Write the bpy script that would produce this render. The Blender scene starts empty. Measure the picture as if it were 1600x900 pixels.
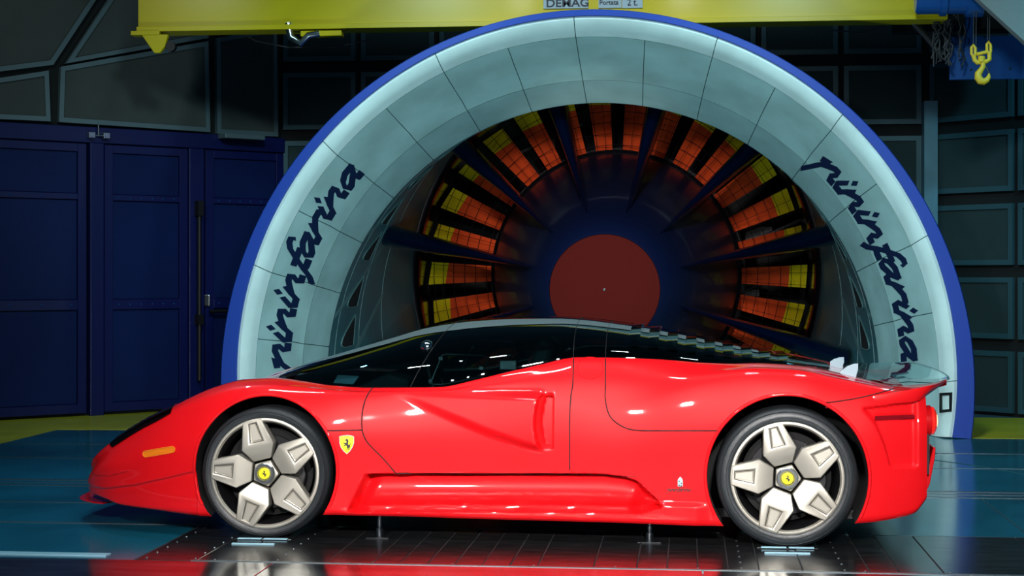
import bpy, bmesh, math, random
import numpy as np
from mathutils import Vector, Matrix
from mathutils.bvhtree import BVHTree
random.seed(7)
PI = math.pi
C = bpy.context.scene.collection
scene = bpy.context.scene

# ------------------------------------------------------------------ camera
CAM = Vector((0.836, -8.409, 1.355)); YAW = math.radians(6.0); FPX = 2618.0; HOR = 430.0
cam_d = bpy.data.cameras.new('camera'); cam = bpy.data.objects.new('camera', cam_d); C.objects.link(cam)
cam.location = CAM; cam.rotation_euler = (PI/2, 0, YAW)
cam_d.sensor_width = 36; cam_d.lens = 36*FPX/1600
cam_d.shift_y = -(450-HOR)/1600.0
cam_d.clip_end = 200
scene.camera = cam
# ------------------------------------------------------------------ world, exposure, lights
w = bpy.data.worlds.new('world'); scene.world = w; w.use_nodes = True
w.node_tree.nodes['Background'].inputs[0].default_value = (0.010, 0.035, 0.055, 1)
w.node_tree.nodes['Background'].inputs[1].default_value = 0.6
scene.view_settings.view_transform = 'Standard'; scene.view_settings.look = 'None'
scene.view_settings.gamma = 1; scene.view_settings.exposure = 0.0
scene.view_settings.use_curve_mapping = False

def area(name, loc, target, sx, sy, power, col=(1,1,1), spread=180):
    d = bpy.data.lights.new(name, 'AREA'); d.shape = 'RECTANGLE'; d.size = sx; d.size_y = sy
    d.energy = power; d.color = col; d.spread = math.radians(spread)
    o = bpy.data.objects.new(name, d); C.objects.link(o); o.location = loc
    o.rotation_euler = (Vector(target)-Vector(loc)).to_track_quat('-Z', 'Y').to_euler()
    return o
def spot(name, loc, target, power, angle, col=(1,1,1), blend=.4, size=.08):
    d = bpy.data.lights.new(name, 'SPOT'); d.energy = power; d.color = col
    d.spot_size = math.radians(angle); d.spot_blend = blend; d.shadow_soft_size = size
    o = bpy.data.objects.new(name, d); C.objects.link(o); o.location = loc
    o.rotation_euler = (Vector(target)-Vector(loc)).to_track_quat('-Z', 'Y').to_euler()
    return o
# softbox beside the photographer lights the car flank and the floor in front of it
area('softbox_left', (-1.1, -6.6, 2.9), (-0.5, 0, .40), .34, .20, 42, (1, .97, .95), 50)
area('softbox_right', (1.5, -6.6, 2.9), (0.9, 0, .40), .34, .20, 48, (1, .97, .95), 50)
# small ceiling lamps above the car: the short sharp highlights
for i, x in enumerate((-2.2, -0.7, 0.8, 2.3)):
    area('ceiling_lamp_%d' % i, (x, -1.2, 5.2), (x*.8, .6, .4), .55, .07, 16, (.9, .97, 1), 120)
spot('floor_lamp_left', (-3.6, 2.6, 5.4), (-3.6, .8, 0), 420, 66, (.25, .8, 1), .7, .12)
spot('floor_lamp_right', (3.9, 3.0, 5.4), (3.7, 1.6, 0), 460, 66, (.25, .8, 1), .7, .12)
# the lamps that wash the collector
spot('collector_lamp_left', (-1.9, 2.6, 5.0), (-2.2, 6.3, 1.0), 420, 90, (.62, .96, 1), .9, .25)
spot('collector_lamp_right', (1.9, 2.6, 5.0), (2.2, 6.3, 1.0), 420, 90, (.62, .96, 1), .9, .25)
spot('collector_lamp_top', (0, 4.6, 4.9), (0, 6.1, 3.3), 130, 120, (.75, .95, 1), .9, .2)
# added uplights, hidden behind the car, that brighten the underside of the arch
spot('arch_fill_left', (-1.1, 2.9, .25), (-.7, 6.4, 2.5), 150, 125, (.66, .97, 1), .8, .12)
spot('arch_fill_right', (1.1, 2.9, .25), (.7, 6.4, 2.5), 150, 125, (.66, .97, 1), .8, .12)
spot('fan_fill', (0.0, 1.5, 2.9), (0, 11, 1.5), 1700, 24, (1, .93, .85), .6, .2)  # added spot, no visible source, brightens the blades through the mouth
# crane lamps, then spots added to brighten the side walls
spot('crane_lamp_left', (-.78, 5.35, 4.06), (-1.5, 6.62, 3.85), 7, 150, (.9, 1, .95), .9, .06)
spot('crane_lamp_right', (.78, 5.35, 4.06), (1.5, 6.62, 3.85), 7, 150, (.9, 1, .95), .9, .06)
spot('wall_fill_left', (-4.6, 2.0, 5.2), (-5.0, 7.2, 3.4), 150, 50, (.9, 1, .97), .8, .15)
spot('wall_fill_right', (5.2, 3.2, 5.2), (4.3, 8.0, 1.6), 380, 60, (.22, .8, 1), .9, .15)

# ------------------------------------------------------------------ helpers
FW = Vector((-math.sin(YAW), math.cos(YAW), 0)); RT = Vector((math.cos(YAW), math.sin(YAW), 0)); UP = Vector((0,0,1))
def ray(px, py):
    return FW + RT*((px-800)/FPX) + UP*((HOR-py)/FPX)
def W(px, py, Y):
    d = ray(px, py); return CAM + d*((Y-CAM.y)/d.y)
def WF(px, py, Z=0.0):
    d = ray(px, py); return CAM + d*((Z-CAM.z)/d.z)
def WP(px, py, p0, n):
    d = ray(px, py); p0 = Vector(p0); n = Vector(n); return CAM + d*((p0-CAM).dot(n)/d.dot(n))

WL = {}
def put(o, parent=None, local=False):
    C.objects.link(o)
    loc = o.location.copy()
    if parent is not None:
        o.parent = parent
        if not local: o.matrix_parent_inverse = Matrix.Translation(-WL[parent.name])
    WL[o.name] = loc
    return o
def tag(o, label=None, cat=None, group=None, kind=None):
    if label: o['label'] = label
    if cat: o['category'] = cat
    if group: o['group'] = group
    if kind: o['kind'] = kind
    return o
def empty(name, loc=(0,0,0), parent=None):
    o = bpy.data.objects.new(name, None); o.location = loc; o.empty_display_size = .1
    return put(o, parent)
def mesh_obj(name, verts, faces, mat, parent=None, smooth=None, bevel=0, local=False, mats=None, fm=None, segs=2):
    me = bpy.data.meshes.new(name); me.from_pydata([tuple(v) for v in verts], [], faces); me.validate()
    for m in (mats or [mat]): me.materials.append(m)
    if fm is not None:
        me.polygons.foreach_set('material_index', fm)
    o = bpy.data.objects.new(name, me)
    finish(o, smooth, bevel, segs)
    return put(o, parent, local)
def finish(o, smooth, bevel=0, segs=2):
    me = o.data
    bm = bmesh.new(); bm.from_mesh(me)
    bmesh.ops.recalc_face_normals(bm, faces=bm.faces)
    if smooth is not None:
        lim = math.radians(smooth)
        for f in bm.faces: f.smooth = True
        for e in bm.edges:
            if len(e.link_faces) == 2: e.smooth = e.calc_face_angle(0) < lim
    bm.to_mesh(me); bm.free()
    if bevel:
        b = o.modifiers.new('bevel', 'BEVEL'); b.width = bevel; b.segments = segs; b.limit_method = 'ANGLE'; b.angle_limit = math.radians(35)
class MB:
    def __init__(s): s.v = []; s.f = []
    def add(s, vs, fs):
        n = len(s.v); s.v += [Vector(v) for v in vs]; s.f += [tuple(i+n for i in f) for f in fs]; return s
    def box(s, lo, hi):
        x0,y0,z0 = lo; x1,y1,z1 = hi
        return s.add([(x0,y0,z0),(x1,y0,z0),(x1,y1,z0),(x0,y1,z0),(x0,y0,z1),(x1,y0,z1),(x1,y1,z1),(x0,y1,z1)],
              [(0,3,2,1),(4,5,6,7),(0,1,5,4),(1,2,6,5),(2,3,7,6),(3,0,4,7)])
    def prism(s, poly, off):
        """poly: list of 3d points; off: extrusion vector"""
        n = len(poly); off = Vector(off); a = [Vector(p) for p in poly]; b = [p+off for p in a]
        return s.add(a+b, [tuple(range(n))[::-1], tuple(range(n, 2*n))] + [(i, (i+1)%n, n+(i+1)%n, n+i) for i in range(n)])
    def frame(s, outer, inner, off):
        n = len(outer); off = Vector(off)
        vs = [Vector(p) for p in outer]+[Vector(p) for p in inner]; vs += [p+off for p in vs]
        fs = []
        for i in range(n):
            j = (i+1)%n
            fs += [(i, j, n+j, n+i), (2*n+i, 3*n+i, 3*n+j, 2*n+j), (i, 2*n+i, 2*n+j, j), (n+i, n+j, 3*n+j, 3*n+i)]
        return s.add(vs, fs)
    def tube(s, pts, r, n=8, closed=False, caps=True):
        pts = [Vector(p) for p in pts]; m = len(pts); base = len(s.v); rings = []
        up = None
        for i, p in enumerate(pts):
            a = pts[(i-1)%m] if (i > 0 or closed) else p; b = pts[(i+1)%m] if (i < m-1 or closed) else p
            t = (b-a).normalized()
            if up is None: up = t.orthogonal().normalized()
            up = (up - t*up.dot(t)); up = up.normalized() if up.length > 1e-6 else t.orthogonal().normalized()
            side = t.cross(up); rr = r[i] if isinstance(r, (list, tuple)) else r
            rings.append([p + (up*math.cos(2*PI*k/n)+side*math.sin(2*PI*k/n))*rr for k in range(n)])
        vs = [v for q in rings for v in q]; fs = []
        for i in range(m if closed else m-1):
            j = (i+1)%m
            for k in range(n):
                fs.append((i*n+k, i*n+(k+1)%n, j*n+(k+1)%n, j*n+k))
        if caps and not closed:
            fs += [tuple(range(n))[::-1], tuple((m-1)*n+k for k in range(n))]
        return s.add(vs, fs)
    def lathe(s, prof, c, axis='Y', n=64, closed=False, caps=False):
        """prof: list (r, h) ; h along axis"""
        c = Vector(c); vs = []; fs = []; m = len(prof)
        for (r, h) in prof:
            for k in range(n):
                a = 2*PI*k/n
                if axis == 'Y': vs.append(c+Vector((r*math.cos(a), h, r*math.sin(a))))
                elif axis == 'X': vs.append(c+Vector((h, r*math.cos(a), r*math.sin(a))))
                else: vs.append(c+Vector((r*math.cos(a), r*math.sin(a), h)))
        for i in range(m if closed else m-1):
            j = (i+1)%m
            for k in range(n): fs.append((i*n+k, i*n+(k+1)%n, j*n+(k+1)%n, j*n+k))
        if caps and not closed:
            if prof[0][0] > 1e-5: fs.append(tuple(range(n)))
            if prof[-1][0] > 1e-5: fs.append(tuple((m-1)*n+k for k in range(n))[::-1])
        return s.add(vs, fs)
    def build(s, name, mat, parent=None, smooth=None, bevel=0, local=False, segs=2):
        return mesh_obj(name, s.v, s.f, mat, parent, smooth, bevel, local, segs=segs)

def spl(pts):
    """monotone cubic through (x, y) pairs, vectorised"""
    pts = sorted(pts); x = np.array([p[0] for p in pts], float); y = np.array([p[1] for p in pts], float)
    h = np.diff(x); d = np.diff(y)/h; m = np.zeros_like(y)
    m[0] = d[0]; m[-1] = d[-1]
    for i in range(1, len(x)-1):
        if d[i-1]*d[i] > 0:
            w1 = 2*h[i]+h[i-1]; w2 = h[i]+2*h[i-1]; m[i] = (w1+w2)/(w1/d[i-1]+w2/d[i])
    def f(q):
        q = np.clip(np.asarray(q, float), x[0], x[-1]); i = np.clip(np.searchsorted(x, q)-1, 0, len(x)-2)
        t = (q-x[i])/h[i]; a = (1+2*t)*(1-t)**2; b = t*(1-t)**2; c = t*t*(3-2*t); e = t*t*(t-1)
        return a*y[i]+b*h[i]*m[i]+c*y[i+1]+e*h[i]*m[i+1]
    return f
def sstep(a, b, x):
    t = np.clip((np.asarray(x, float)-a)/(b-a), 0, 1); return t*t*(3-2*t)

# ------------------------------------------------------------------ materials
def mat(name, col, rough=.5, metal=0, coat=0, noise=0, nscale=8, bump=0, bscale=40, emit=None, spec=.5, coat_r=.03, stretch=None):
    m = bpy.data.materials.new(name); m.use_nodes = True; nt = m.node_tree; b = nt.nodes['Principled BSDF']
    b.inputs['Base Color'].default_value = (*col, 1); b.inputs['Roughness'].default_value = rough
    b.inputs['Metallic'].default_value = metal; b.inputs['Coat Weight'].default_value = coat
    b.inputs['Coat Roughness'].default_value = coat_r; b.inputs['Specular IOR Level'].default_value = spec
    if emit: b.inputs['Emission Color'].default_value = (*emit[0], 1); b.inputs['Emission Strength'].default_value = emit[1]
    if noise or bump:
        tc = nt.nodes.new('ShaderNodeTexCoord'); mp = nt.nodes.new('ShaderNodeMapping')
        if stretch: mp.inputs['Scale'].default_value = stretch
        nt.links.new(tc.outputs['Object'], mp.inputs[0])
    if noise:
        n = nt.nodes.new('ShaderNodeTexNoise'); n.inputs['Scale'].default_value = nscale; n.inputs['Detail'].default_value = 5
        r = nt.nodes.new('ShaderNodeMapRange'); r.inputs[1].default_value = .3; r.inputs[2].default_value = .7
        r.inputs[3].default_value = 1-noise; r.inputs[4].default_value = 1+noise
        mx = nt.nodes.new('ShaderNodeMix'); mx.data_type = 'RGBA'; mx.blend_type = 'MULTIPLY'; mx.inputs[0].default_value = 1
        mx.inputs[6].default_value = (*col, 1)
        nt.links.new(mp.outputs[0], n.inputs['Vector']); nt.links.new(n.outputs[0], r.inputs[0])
        nt.links.new(r.outputs[0], mx.inputs[7]); nt.links.new(mx.outputs[2], b.inputs['Base Color'])
        r2 = nt.nodes.new('ShaderNodeMapRange'); r2.inputs[3].default_value = rough*(1-noise*.6); r2.inputs[4].default_value = rough*(1+noise*.6)
        nt.links.new(n.outputs[0], r2.inputs[0]); nt.links.new(r2.outputs[0], b.inputs['Roughness'])
    if bump:
        n = nt.nodes.new('ShaderNodeTexNoise'); n.inputs['Scale'].default_value = bscale; n.inputs['Detail'].default_value = 3
        bp = nt.nodes.new('ShaderNodeBump'); bp.inputs['Strength'].default_value = bump; bp.inputs['Distance'].default_value = .01
        nt.links.new(mp.outputs[0], n.inputs['Vector']); nt.links.new(n.outputs[0], bp.inputs['Height']); nt.links.new(bp.outputs[0], b.inputs['Normal'])
    return m
def glass(name, tint, op, rough=.02, ior=1.5):
    """tinted thin glass: coloured transparency under a mirror coat"""
    m = bpy.data.materials.new(name); m.use_nodes = True; nt = m.node_tree; nt.nodes.clear()
    out = nt.nodes.new('ShaderNodeOutputMaterial'); mx = nt.nodes.new('ShaderNodeMixShader'); fr = nt.nodes.new('ShaderNodeFresnel'); fr.inputs[0].default_value = ior
    tr = nt.nodes.new('ShaderNodeBsdfTransparent'); tr.inputs[0].default_value = (*tint, 1)
    gl = nt.nodes.new('ShaderNodeBsdfGlossy'); gl.inputs[1].default_value = rough; gl.inputs[0].default_value = (.9, 1, 1, 1)
    nt.links.new(fr.outputs[0], mx.inputs[0]); nt.links.new(tr.outputs[0], mx.inputs[1]); nt.links.new(gl.outputs[0], mx.inputs[2])
    nt.links.new(mx.outputs[0], out.inputs[0])
    return m
M = {}
M['red'] = mat('red_paint', (.74, .005, .009), .42, 0, 1, spec=.12)
M['black'] = mat('black_trim', (.004, .004, .005), .5)
M['gap'] = mat('shut_line', (.015, .0005, .001), .7)
M['well'] = mat('wheel_well', (.003, .003, .003), .9)
M['rubber'] = mat('tyre_rubber', (.017, .021, .024), .42, bump=.15, bscale=60)
M['rim'] = mat('champagne_alloy', (.52, .49, .42), .42, .7)
M['rimdark'] = mat('rim_barrel', (.20, .20, .18), .35, .9)
M['disc'] = mat('brake_disc', (.012, .012, .014), .4, .5)
M['chrome'] = mat('chrome', (.85, .87, .9), .08, 1)
M['yellow_badge'] = mat('badge_yellow', (.95, .80, .02), .3, 0, .5)
M['orange'] = mat('amber_lens', (.85, .22, .01), .2, 0, 1)
M['darkred'] = mat('dark_red_lens', (.20, .003, .008), .15, 0, 1)
M['tail'] = mat('tail_lamp', (.6, .01, .01), .2, 0, 1, emit=((1, .02, .01), .7))
M['tailcore'] = mat('tail_bulb', (1, .3, .2), .3, emit=((1, .30, .12), 5))
M['glass'] = glass('tinted_glass', (.16, .28, .29), 1, ior=1.65)
M['clear'] = glass('clear_glass', (.62, .80, .82), 1)
M['headglass'] = glass('headlight_glass', (.10, .14, .17), 1)
M['cabin'] = mat('cabin_black', (.006, .010, .012), .7)
M['seat'] = mat('red_seat', (.18, .012, .015), .7)
M['alu'] = mat('brushed_steel', (.55, .57, .58), .25, 1)
M['finwhite'] = mat('white_fin', (.32, .48, .55), .5)
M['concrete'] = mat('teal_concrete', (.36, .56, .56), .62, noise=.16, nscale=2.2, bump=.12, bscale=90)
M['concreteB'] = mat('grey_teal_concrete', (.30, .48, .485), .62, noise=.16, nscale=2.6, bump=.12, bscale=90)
M['lip'] = mat('pale_lip', (.60, .78, .78), .5, noise=.10, nscale=3)
M['joint'] = mat('joint_dark', (.02, .09, .10), .8)
M['bluerim'] = mat('blue_rim', (.0, .045, .36), .5, 0, 0)
M['script'] = mat('navy_letters', (.004, .015, .06), .45)
M['duct'] = mat('duct_paint', (.045, .15, .18), .45, 0, 0, noise=.2, nscale=1.5)
M['ductline'] = mat('duct_line', (.10, .21, .22), .5)  # pale tone of the modelled duct reflections, also the spoiler edge
M['ductring'] = mat('duct_steel', (.30, .30, .33), .18, 1)
M['hub'] = mat('hub_navy', (.001, .004, .028), .40, 0, .2)
M['strut'] = mat('strut_navy', (.001, .004, .022), .25, 0, .5)
M['nose'] = mat('nose_maroon', (.055, .007, .006), .7, spec=.0)
M['blade'] = mat('blade_orange', (.80, .085, .018), .5)
M['bladeY'] = mat('blade_yellow', (.85, .68, .01), .5)
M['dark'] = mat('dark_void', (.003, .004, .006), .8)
M['wire'] = mat('guard_wire', (.004, .002, .006), .8, spec=.1)
M['doorblue'] = mat('door_blue', (.003, .013, .085), .5, spec=.2, noise=.12, nscale=1.2)
M['doorframe'] = mat('door_frame_blue', (.002, .007, .085), .4)
M['panel'] = mat('acoustic_cloth', (.060, .072, .068), .9, noise=.1, nscale=3, bump=.3, bscale=300)
M['pframe'] = mat('panel_frame', (.13, .20, .22), .5, .3)
M['wallgap'] = mat('wall_backing', (.004, .006, .007), .9)
M['panelT'] = mat('teal_cloth', (.016, .040, .044), .9, noise=.12, nscale=3, bump=.3, bscale=300)
M['pframeT'] = mat('teal_panel_frame', (.035, .10, .125), .5, .2)
M['pillar'] = mat('pale_pillar', (.08, .22, .30), .5, noise=.15, nscale=4)
M['yellow'] = mat('crane_yellow', (.62, .49, .003), .28, 0, 0, spec=.5)
M['hookyellow'] = mat('hook_yellow', (.75, .46, .02), .45)
M['blue'] = mat('machine_blue', (.004, .06, .25), .35, 0, .4)
M['sign'] = mat('sign_plate', (.35, .46, .50), .5)
M['ink'] = mat('sign_ink', (.01, .015, .03), .5)
M['cable'] = mat('cable_grey', (.045, .045, .05), .7)
M['baffle'] = mat('baffle_grey', (.24, .25, .25), .8)
M['floor'] = mat('floor_teal', (.006, .10, .155), .16, noise=.3, nscale=1.3, spec=.6)
M['floory'] = mat('floor_yellow', (.42, .40, .012), .30, noise=.15, nscale=2)
M['steelplate'] = mat('steel_plate', (.07, .075, .08), .20, .85, noise=.35, nscale=5, stretch=(1, 4, 1))
M['polished'] = mat('polished_strip', (.26, .30, .33), .13, .95, noise=.4, nscale=3, stretch=(.6, 3, 1))
M['seam'] = mat('seam_metal', (.25, .29, .31), .35, 1)
M['pad'] = mat('pad_blue', (.30, .52, .62), .35, .2)
# ================================================================== THE SETTING
BACKY = 8.74; CN = Vector((.698, -.716, 0))          # chamfer wall normal (towards room), left
LP0 = Vector((-5.55, 6.63, 0)); RP0 = Vector((3.22, 8.74, 0)); RN = Vector((-.707, -.707, 0))
LC = Vector((-3.385, 8.74, 0))
# floor
fm_ = MB().box((-9, -9, -.25), (9, 7.9, 0)).build('floor', M['floor']); tag(fm_, kind='structure', label='dark teal glossy floor of the test hall')
# yellow painted border
yb = MB().prism([(-3.6,5.86,.0),(-4.67,5.8,.0),(-4.67,4.4,.0),(-9,-2,.0),(-9,3.2,0),(-5.55,6.6,.0),(-4.3,7.82,.0),(-3.6,7.85,.0)], (0,0,.003)).build('yellow_border', M['floory'], fm_)
yb['label'] = 'yellow painted floor border along the blue doors'
yb = MB().prism([(3.16,5.84,0),(3.16,7.88,0),(4.1,7.88,0),(9,3.2,0),(9,0,0),(5.6,5.0,0),(4.9,5.84,0)], (0,0,.003)).build('yellow_border', M['floory'], fm_)
yb['label'] = 'yellow painted floor border right of the collector'
MB().prism([(3.7,5.55,0),(5.2,5.55,0),(5.2,4.4,0),(4.55,4.4,0)], (0,0,.004)).build('floor_grate', M['pad'], fm_)
# seams of the floor / turntable
sm = MB()
for (a, b, wd) in [((-6,2.02),(6,2.02),.018),((-6,2.16),(6,2.16),.010),((-6,2.30),(6,2.30),.03),((-6,3.6),(6,3.6),.008),((-6,.455),(6,.455),.018),((-6,4.6),(6,4.6),.008),((2.6,.5),(2.6,2.0),.006),((-6,1.25),(-2.3,1.25),.006)]:
    d = (Vector((*b,0))-Vector((*a,0))).normalized(); n = Vector((-d.y, d.x, 0))*wd*.5
    a = Vector((*a,0)); b = Vector((*b,0)); sm.prism([a-n, b-n, b+n, a+n], (0,0,.003))
sm.build('floor_seam', M['seam'], fm_)
# turntable ring seam (arc)
arc = MB(); pts = [(0.2+3.1*math.cos(a), 2.2+3.1*math.sin(a)) for a in np.linspace(-.1, PI+.1, 60)]
for i in range(59):
    a = Vector((*pts[i],0)); b = Vector((*pts[i+1],0)); d = (b-a).normalized(); n = Vector((-d.y,d.x,0))*.004
    arc.prism([a-n,b-n,b+n,a+n], (0,0,.0025))
arc.build('turntable_seam', M['joint'], fm_)
# platform: steel plates between the two seams
random.seed(3)
x = -1.78; xs = [x]
widths = [.30,.62,.22,.13,.13,.13,.13,.13,.13,.26,.20,.14,.14,.14,.14,.20,.30,.13,.20,.52,.16,.16,.16,.22,.16,.2,.2,.2,.25,.25,.3]
plate_rects = []
for wd in widths:
    plate_rects.append((x+.003, x+wd-.003)); x += wd
for i, (a, b) in enumerate(plate_rects):
    dz = .002+.003*random.random()
    MB().box((a, -.665, -.01), (b, .44, dz)).build('steel_plate', M['steelplate'], fm_, bevel=.0015, segs=1)
bx = MB().box((-1.79, -.67, -.02), (x, .45, .0005)); bx.build('plate_bed', M['dark'], fm_)
# polished front strip made of long sheets
for (a, b) in [(-6, -2.6), (-2.595, -1.1), (-1.095, .9), (.905, 2.9), (2.905, 6)]:
    MB().box((a, -2.6, -.01), (b, -.70, .006)).build('polished_sheet', M['polished'], fm_, bevel=.002, segs=1)
MB().box((-1.5, -.697, -.01), (6, -.68, .009)).build('edge_rail', M['seam'], fm_)
MB().box((-6, -.60, -.01), (-1.95, -.52, .006)).build('guide_rail', M['pad'], fm_, bevel=.002)
# bolt heads
bo = MB()
for x0 in (-1.74, -1.50, -1.10, 1.08, 1.55):
    for k in range(7):
        y = -.62+k*.16
        bo.lathe([(.0001,.007),(.004,.007),(.006,.005),(.006,.003)], (x0, y, 0), 'Z', 8)
for k in range(16):
    bo.lathe([(.0001,.007),(.004,.007),(.006,.005),(.006,.003)], (-1.4+k*.38, -.64, 0), 'Z', 8)
tag(bo.build('bolt_heads', M['seam'], fm_), kind='stuff')

# back wall with the opening for the duct
def ringwall():
    N = 48; R = 2.85; cz = .4; H = 5.2; x0 = -3.385; x1 = 3.22
    vs = []; fs = []
    angs = [-.15+ (PI+.30)*i/N for i in range(N+1)]
    for a in angs:
        c, s = math.cos(a), math.sin(a)
        p = (R*c, max(cz+R*s, 0)); vs.append((p[0], BACKY, p[1]))
        # outer boundary
        t = 1e9
        if c > 1e-6: t = min(t, x1/c)
        if c < -1e-6: t = min(t, x0/c)
        if s > 1e-6: t = min(t, (H-cz)/s)
        if s < -1e-6: t = min(t, -cz/s)
        vs.append((t*c, BACKY, cz+t*s))
    for i in range(N): fs.append((2*i, 2*i+1, 2*i+3, 2*i+2))
    n = len(vs); vs += [(v[0], v[1]+.2, v[2]) for v in vs]
    fs += [tuple(n+i for i in f)[::-1] for f in fs]
    return vs, fs
v_, f_ = ringwall(); wb = mesh_obj('wall_back', v_, f_, M['wallgap']); tag(wb, kind='structure', label='dark back wall covered with framed acoustic panels')
wl = MB().prism([LC+Vector((0,0,0)), LC+Vector((0,0,5.2)), LP0+(LP0-LC)*1.2+Vector((0,0,5.2)), LP0+(LP0-LC)*1.2], -CN*.2).build('wall_left', M['wallgap']); tag(wl, kind='structure', label='angled left wall with blue doors below and dark panels above')
rdir = Vector((.707, -.707, 0))
wr = MB().prism([RP0, RP0+Vector((0,0,5.2)), RP0+rdir*5+Vector((0,0,5.2)), RP0+rdir*5], -RN*.2).build('wall_right', M['wallgap']); tag(wr, kind='structure', label='angled right wall covered with framed acoustic panels')

def framed(corners, n, inset, parent, proud=.05, mp='panelT', mf='pframeT'):
    """a cloth panel inside a metal frame; corners in order, n towards the room"""
    cs = [Vector(c) for c in corners]; n = Vector(n).normalized(); m = len(cs)
    cen = sum(cs, Vector())/m; inner = []
    for i in range(m):
        a = cs[i-1]; b = cs[i]; c = cs[(i+1)%m]
        d1 = (b-a).normalized(); d2 = (c-b).normalized()
        n1 = n.cross(d1); n2 = n.cross(d2)
        if n1.dot(cen-b) < 0: n1 = -n1
        if n2.dot(cen-b) < 0: n2 = -n2
        bis = (n1+n2); inner.append(b + bis*(inset/max(.3, (1+n1.dot(n2)))))
    p = MB().prism([q for q in inner], n*proud*.6).build('acoustic_panel', M[mp], parent)
    MB().frame(cs, inner, n*proud).build('panel_frame', M[mf], p)
    return p
rows = [(.035+.709*k, .625+.709*k) for k in range(7)]
for ci in range(8):
    xa = -3.36+.822*ci; xb = xa+.765
    for (za, zb) in rows:
        far = max(math.hypot(x_, z_-.41) for x_ in (xa, xb) for z_ in (za, zb))
        near = min(math.hypot(x_, z_-.41) for x_ in (xa, xb) for z_ in (za, zb))
        if near < 2.9: continue
        framed([(xa,BACKY,za),(xb,BACKY,za),(xb,BACKY,zb),(xa,BACKY,zb)], (0,-1,0), .05, wb, .04)
for ci in range(4):
    for ri, (za, zb) in enumerate(rows):
        a = RP0+rdir*(.06+1.02*ci); b = a+rdir*.96
        framed([a+UP*za, b+UP*za, b+UP*zb, a+UP*zb], RN, .05, wr, .04)
# pillar in the corner
pl_ = MB().box((3.16, 8.5, 0), (3.29, 8.68, 3.08)).build('corner_pillar', M['pillar']); tag(pl_, 'pale blue steel corner pillar behind right edge of the collector', 'pillar', kind='thing')
# panels above the doors, left
def LW(px, py): return WP(px, py, LP0, CN)
for poly in ([(92,105),(322,65),(325,207),(89,191)], [(-60,131),(73,111),(76,190),(-60,184)], [(335,60),(429,44),(431,214),(336,209)],
             [(100,100),(172,-8),(322,-60),(322,60)], [(-80,122),(80,102),(150,-4),(150,-60),(-80,-60)], [(335,53),(335,-60),(429,-60),(429,38)]):
    framed([LW(*p) for p in poly], CN, .045, wl, .05, 'panel', 'pframe')
# blue doors
def lw(s, z, off=0): return LP0 + Vector((.716,.698,0))*s + UP*z + CN*off
def lbox(mb, s0, s1, z0, z1, o0, o1):
    return mb.prism([lw(s0,z0,o0), lw(s1,z0,o0), lw(s1,z1,o0), lw(s0,z1,o0)], CN*(o1-o0))
def s_at(px): return (LW(px, 430)-LP0).dot(Vector((.716,.698,0)))
sd = {px: s_at(px) for px in (-170, 0, 132, 146, 152, 160, 290, 300, 312, 318, 440)}
top = 2.78
for k, (a, b, lab) in enumerate([(-170, 132, 'wide dark blue door at left edge under the panels'), (160, 290, 'narrow dark blue door between steel door post and lock bar'), (318, 440, 'dark blue door beside the collector with a push bar')]):
    a_, b_ = sd[a], sd[b]
    fr = MB()
    lbox(fr, a_, a_+.09, .03, top-.16, 0, .05); lbox(fr, b_-.09, b_, .03, top-.16, 0, .05)
    lbox(fr, a_+.09, b_-.09, .03, .12, 0, .05); lbox(fr, a_+.09, b_-.09, top-.24, top-.16, 0, .05)
    zc = 1.02 if k == 0 else 1.02
    lbox(fr, a_+.09, b_-.09, zc, zc+.10, 0, .05)
    lbox(fr, a_+.09, b_-.09, 2.08, 2.14, 0, .05)
    d = fr.build('door_%d' % (k+1), M['doorframe'], bevel=.004, segs=1); tag(d, lab, kind='structure')
    for (z0, z1) in ((.12, zc), (zc+.10, 2.08), (2.14, top-.24)):
        p = lbox(MB(), a_+.095, b_-.095, z0+.005, z1-.005, 0, .03).build('door_panel', M['doorblue'], d)
    rv = MB()
    for j in range(6):
        s_ = a_+.15+(b_-a_-.3)*j/5
        for zz in (zc+.05, 2.11): rv.lathe([(.0001,.012),(.01,.008),(.012,0)], (0,0,0), 'Y', 8)
    rv2 = MB()
    for j in range(6):
        s_ = a_+.15+(b_-a_-.3)*j/5
        for zz in (zc+.05, 2.11):
            c = lw(s_, zz, .05); rv2.add([c+UP*.012+CN*0, c+Vector((.0086,.0084,0)), c-UP*.012, c-Vector((.0086,.0084,0)), c+CN*.01], [(0,1,4),(1,2,4),(2,3,4),(3,0,4)])
    tag(rv2.build('rivet', M['blue'], d), kind='stuff')
    if k == 2:
        h = MB().tube([lw(a_+.02, .99, .10), lw(a_+.55, .99, .10)], .018).build('push_bar', M['black'], d, smooth=40)
        MB().box(tuple(lw(a_+.02,1.1,.05)-Vector((.03,.03,.06))), tuple(lw(a_+.02,1.1,.05)+Vector((.03,.03,.06)))).build('handle', M['alu'], d, bevel=.01)
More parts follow.
